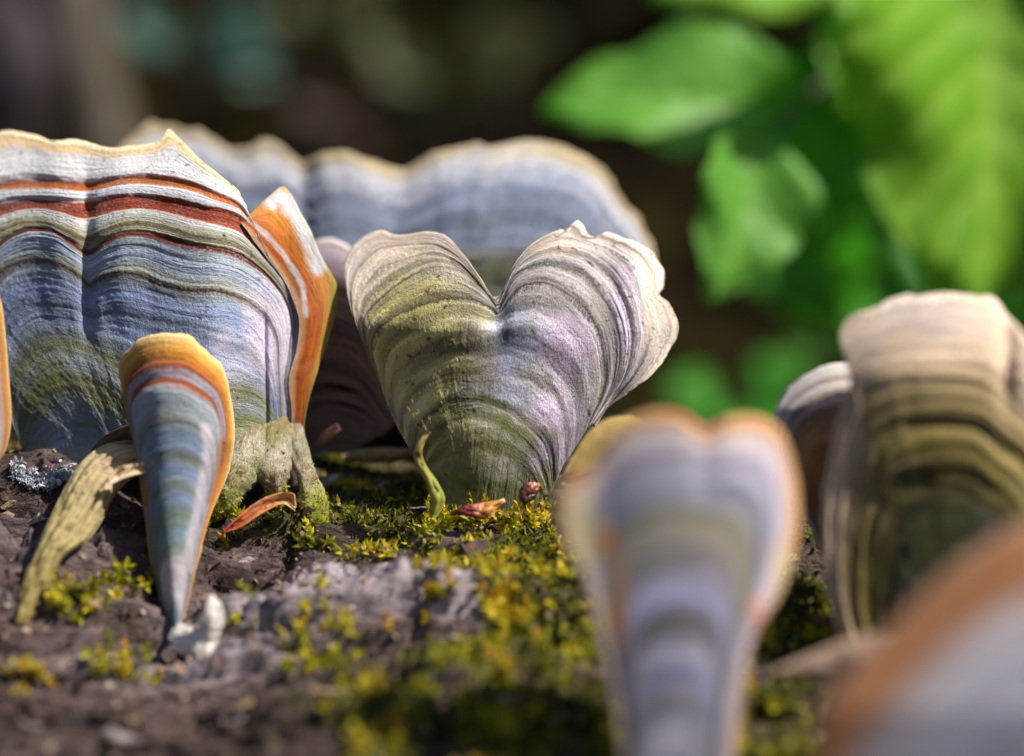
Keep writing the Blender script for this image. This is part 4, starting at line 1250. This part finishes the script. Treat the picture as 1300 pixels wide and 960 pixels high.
herbs = [('teal', m_teal, 'dim blue green leaves of a low herb, far behind the large fan', (240, 75, 80), 3.2, 7),
         ('olive', m_olive, 'dim olive leaves of a low herb below the top edge, left of centre', (410, 20, 95), 3.0, 7),
         ('olive', m_olive, 'dim olive herb above the broad wavy bracket', (565, 120, 100), 3.6, 9),
         ('olive', m_olive, 'dim green herb near the top, left of the bright plant', (640, 45, 110), 2.6, 6),
         ('green', m_leafd, 'dark green leaves low behind the blurred two lobed bracket', (930, 515, 52), 2.2, 8),
         ('green', m_leafd, 'dark green leaves just above the small white rimmed bracket', (1130, 430, 60), 2.4, 7),
         ('rust', m_rust, 'dim rust brown dead fronds above the broad wavy bracket', (440, 160, 90), 2.6, 7)]
for nm, mt, lb, (px, py, d), ln, cnt in herbs:
    c = at(px, py, d)
    g = np.array([c[0], c[1] + 3, ground_z(c[0], c[1] + 3)])
    rt = thing('herb', lb, 'plant', g, 'low herbs on the forest floor')
    for k in range(cnt):
        a = rng.uniform(0, 6.28)
        dr = np.array([math.cos(a), .4 * math.sin(a), rng.uniform(-.5, .7)])
        b = c + dr * ln * .3
        leaf(rt, b, b + dr * ln, ln * .75, mt, (rng.uniform(-.4, .4), -.7, .7), .2, .08, nl=16, nw=10)
    P = spline(np.array([g, g * .5 + c * .5 + [.6, 0, 0], c]), 16)
    V, F = tube(P, .18, 6)
    mesh_obj('stem', V - g, F, m_stem, rt)

# leaf litter on the floor
N = 2600
x = rng.uniform(-160, 200, N); y = 38 + 380 * rng.random(N) ** 1.5
z = ground_z(x, y)
dv = rng.normal(size=(N, 3)) * [1, 1, .3]; dv /= np.linalg.norm(dv, axis=1)[:, None]
ln = rng.uniform(3, 7, N)
V, F, T = blades(np.stack([x, y, z + .4], 1), dv, ln, ln * .55, rng.random(N))
o = mesh_obj('leaf_litter', V, F, simple_mat('litter', [(.2, (.008, .005, .003)), (.5, (.02, .013, .007)), (.75, (.03, .028, .008)), (.9, (.05, .033, .018))], 40, bumpd=0, tint='tint', spec=.04), attrs={'tint': T})
tag(o, 'brown leaf litter on the dark forest floor', 'leaf litter', kind='stuff')

# unseen trees added right of and beyond the log: trunk, limbs and a leafy crown that keep the floor behind in shade
m_tb = simple_mat('tree_bark', [(.3, (.05, .035, .025)), (.7, (.14, .11, .09))], 12)
m_tl = simple_mat('tree_leaf', [(.3, (.03, .07, .012)), (.7, (.07, .14, .02))], 8, bumpd=0, transl=.25)


def tree(x, y, h, cr, label, seed, nleaf=16000, lf=5.5):
    r = np.random.default_rng(seed)
    z0 = float(ground_z(np.array(x), np.array(y)))
    rt = thing('broadleaf_tree', label, 'tree', (x, y, z0), 'unseen trees added to shade the forest floor')
    P = spline(np.array([[0, 0, -3], [h * .03, 0, h * .4], [-h * .02, h * .02, h * .95]]), 30)
    V, F = tube(P, np.linspace(h * .03, h * .008, 30), 12)
    mesh_obj('trunk', V, F, m_tb, rt)
    cs = []
    for k in range(26):
        a = r.uniform(0, 6.28)
        f = r.uniform(.35, 1)
        e = np.array([math.cos(a) * cr * f, math.sin(a) * cr * f, h * r.uniform(.45, 1.05)])
        b = P[int(np.clip(e[2] / h * .75, .3, .9) * 29)]
        V, F = tube(spline(np.array([b, (b + e) / 2 + [0, 0, h * .04], e]), 12), np.linspace(h * .008, h * .002, 12), 6)
        mesh_obj('limb', V, F, m_tb, rt)
        cs.append(e)
    cs = np.array(cs)
    c = cs[r.integers(len(cs), size=nleaf)] + r.normal(size=(nleaf, 3)) * cr * .2
    dv = r.normal(size=(nleaf, 3)); dv /= np.linalg.norm(dv, axis=1)[:, None]
    ln = r.uniform(.7, 1.3, nleaf) * lf
    V, F, T = blades(c, dv, ln, ln * .6, r.random(nleaf))
    mesh_obj('crown', V, F, m_tl, rt)


tree(290, 210, 300, 130, 'unseen leafy young shade tree on the bank to the right, nearest the log', 1, 22000, 8)
tree(420, 380, 420, 170, 'unseen leafy shade tree farther up the bank to the right', 2, 22000, 10)
tree(200, 420, 400, 160, 'unseen leafy shade tree on the bank straight behind the green plant', 3, 22000, 10)
tree(-30, 520, 420, 170, 'unseen leafy tree on top of the bank behind the log', 4, 16000, 10)
tree(-280, 420, 400, 160, 'unseen leafy tree on the bank to the left', 5, 16000, 10)
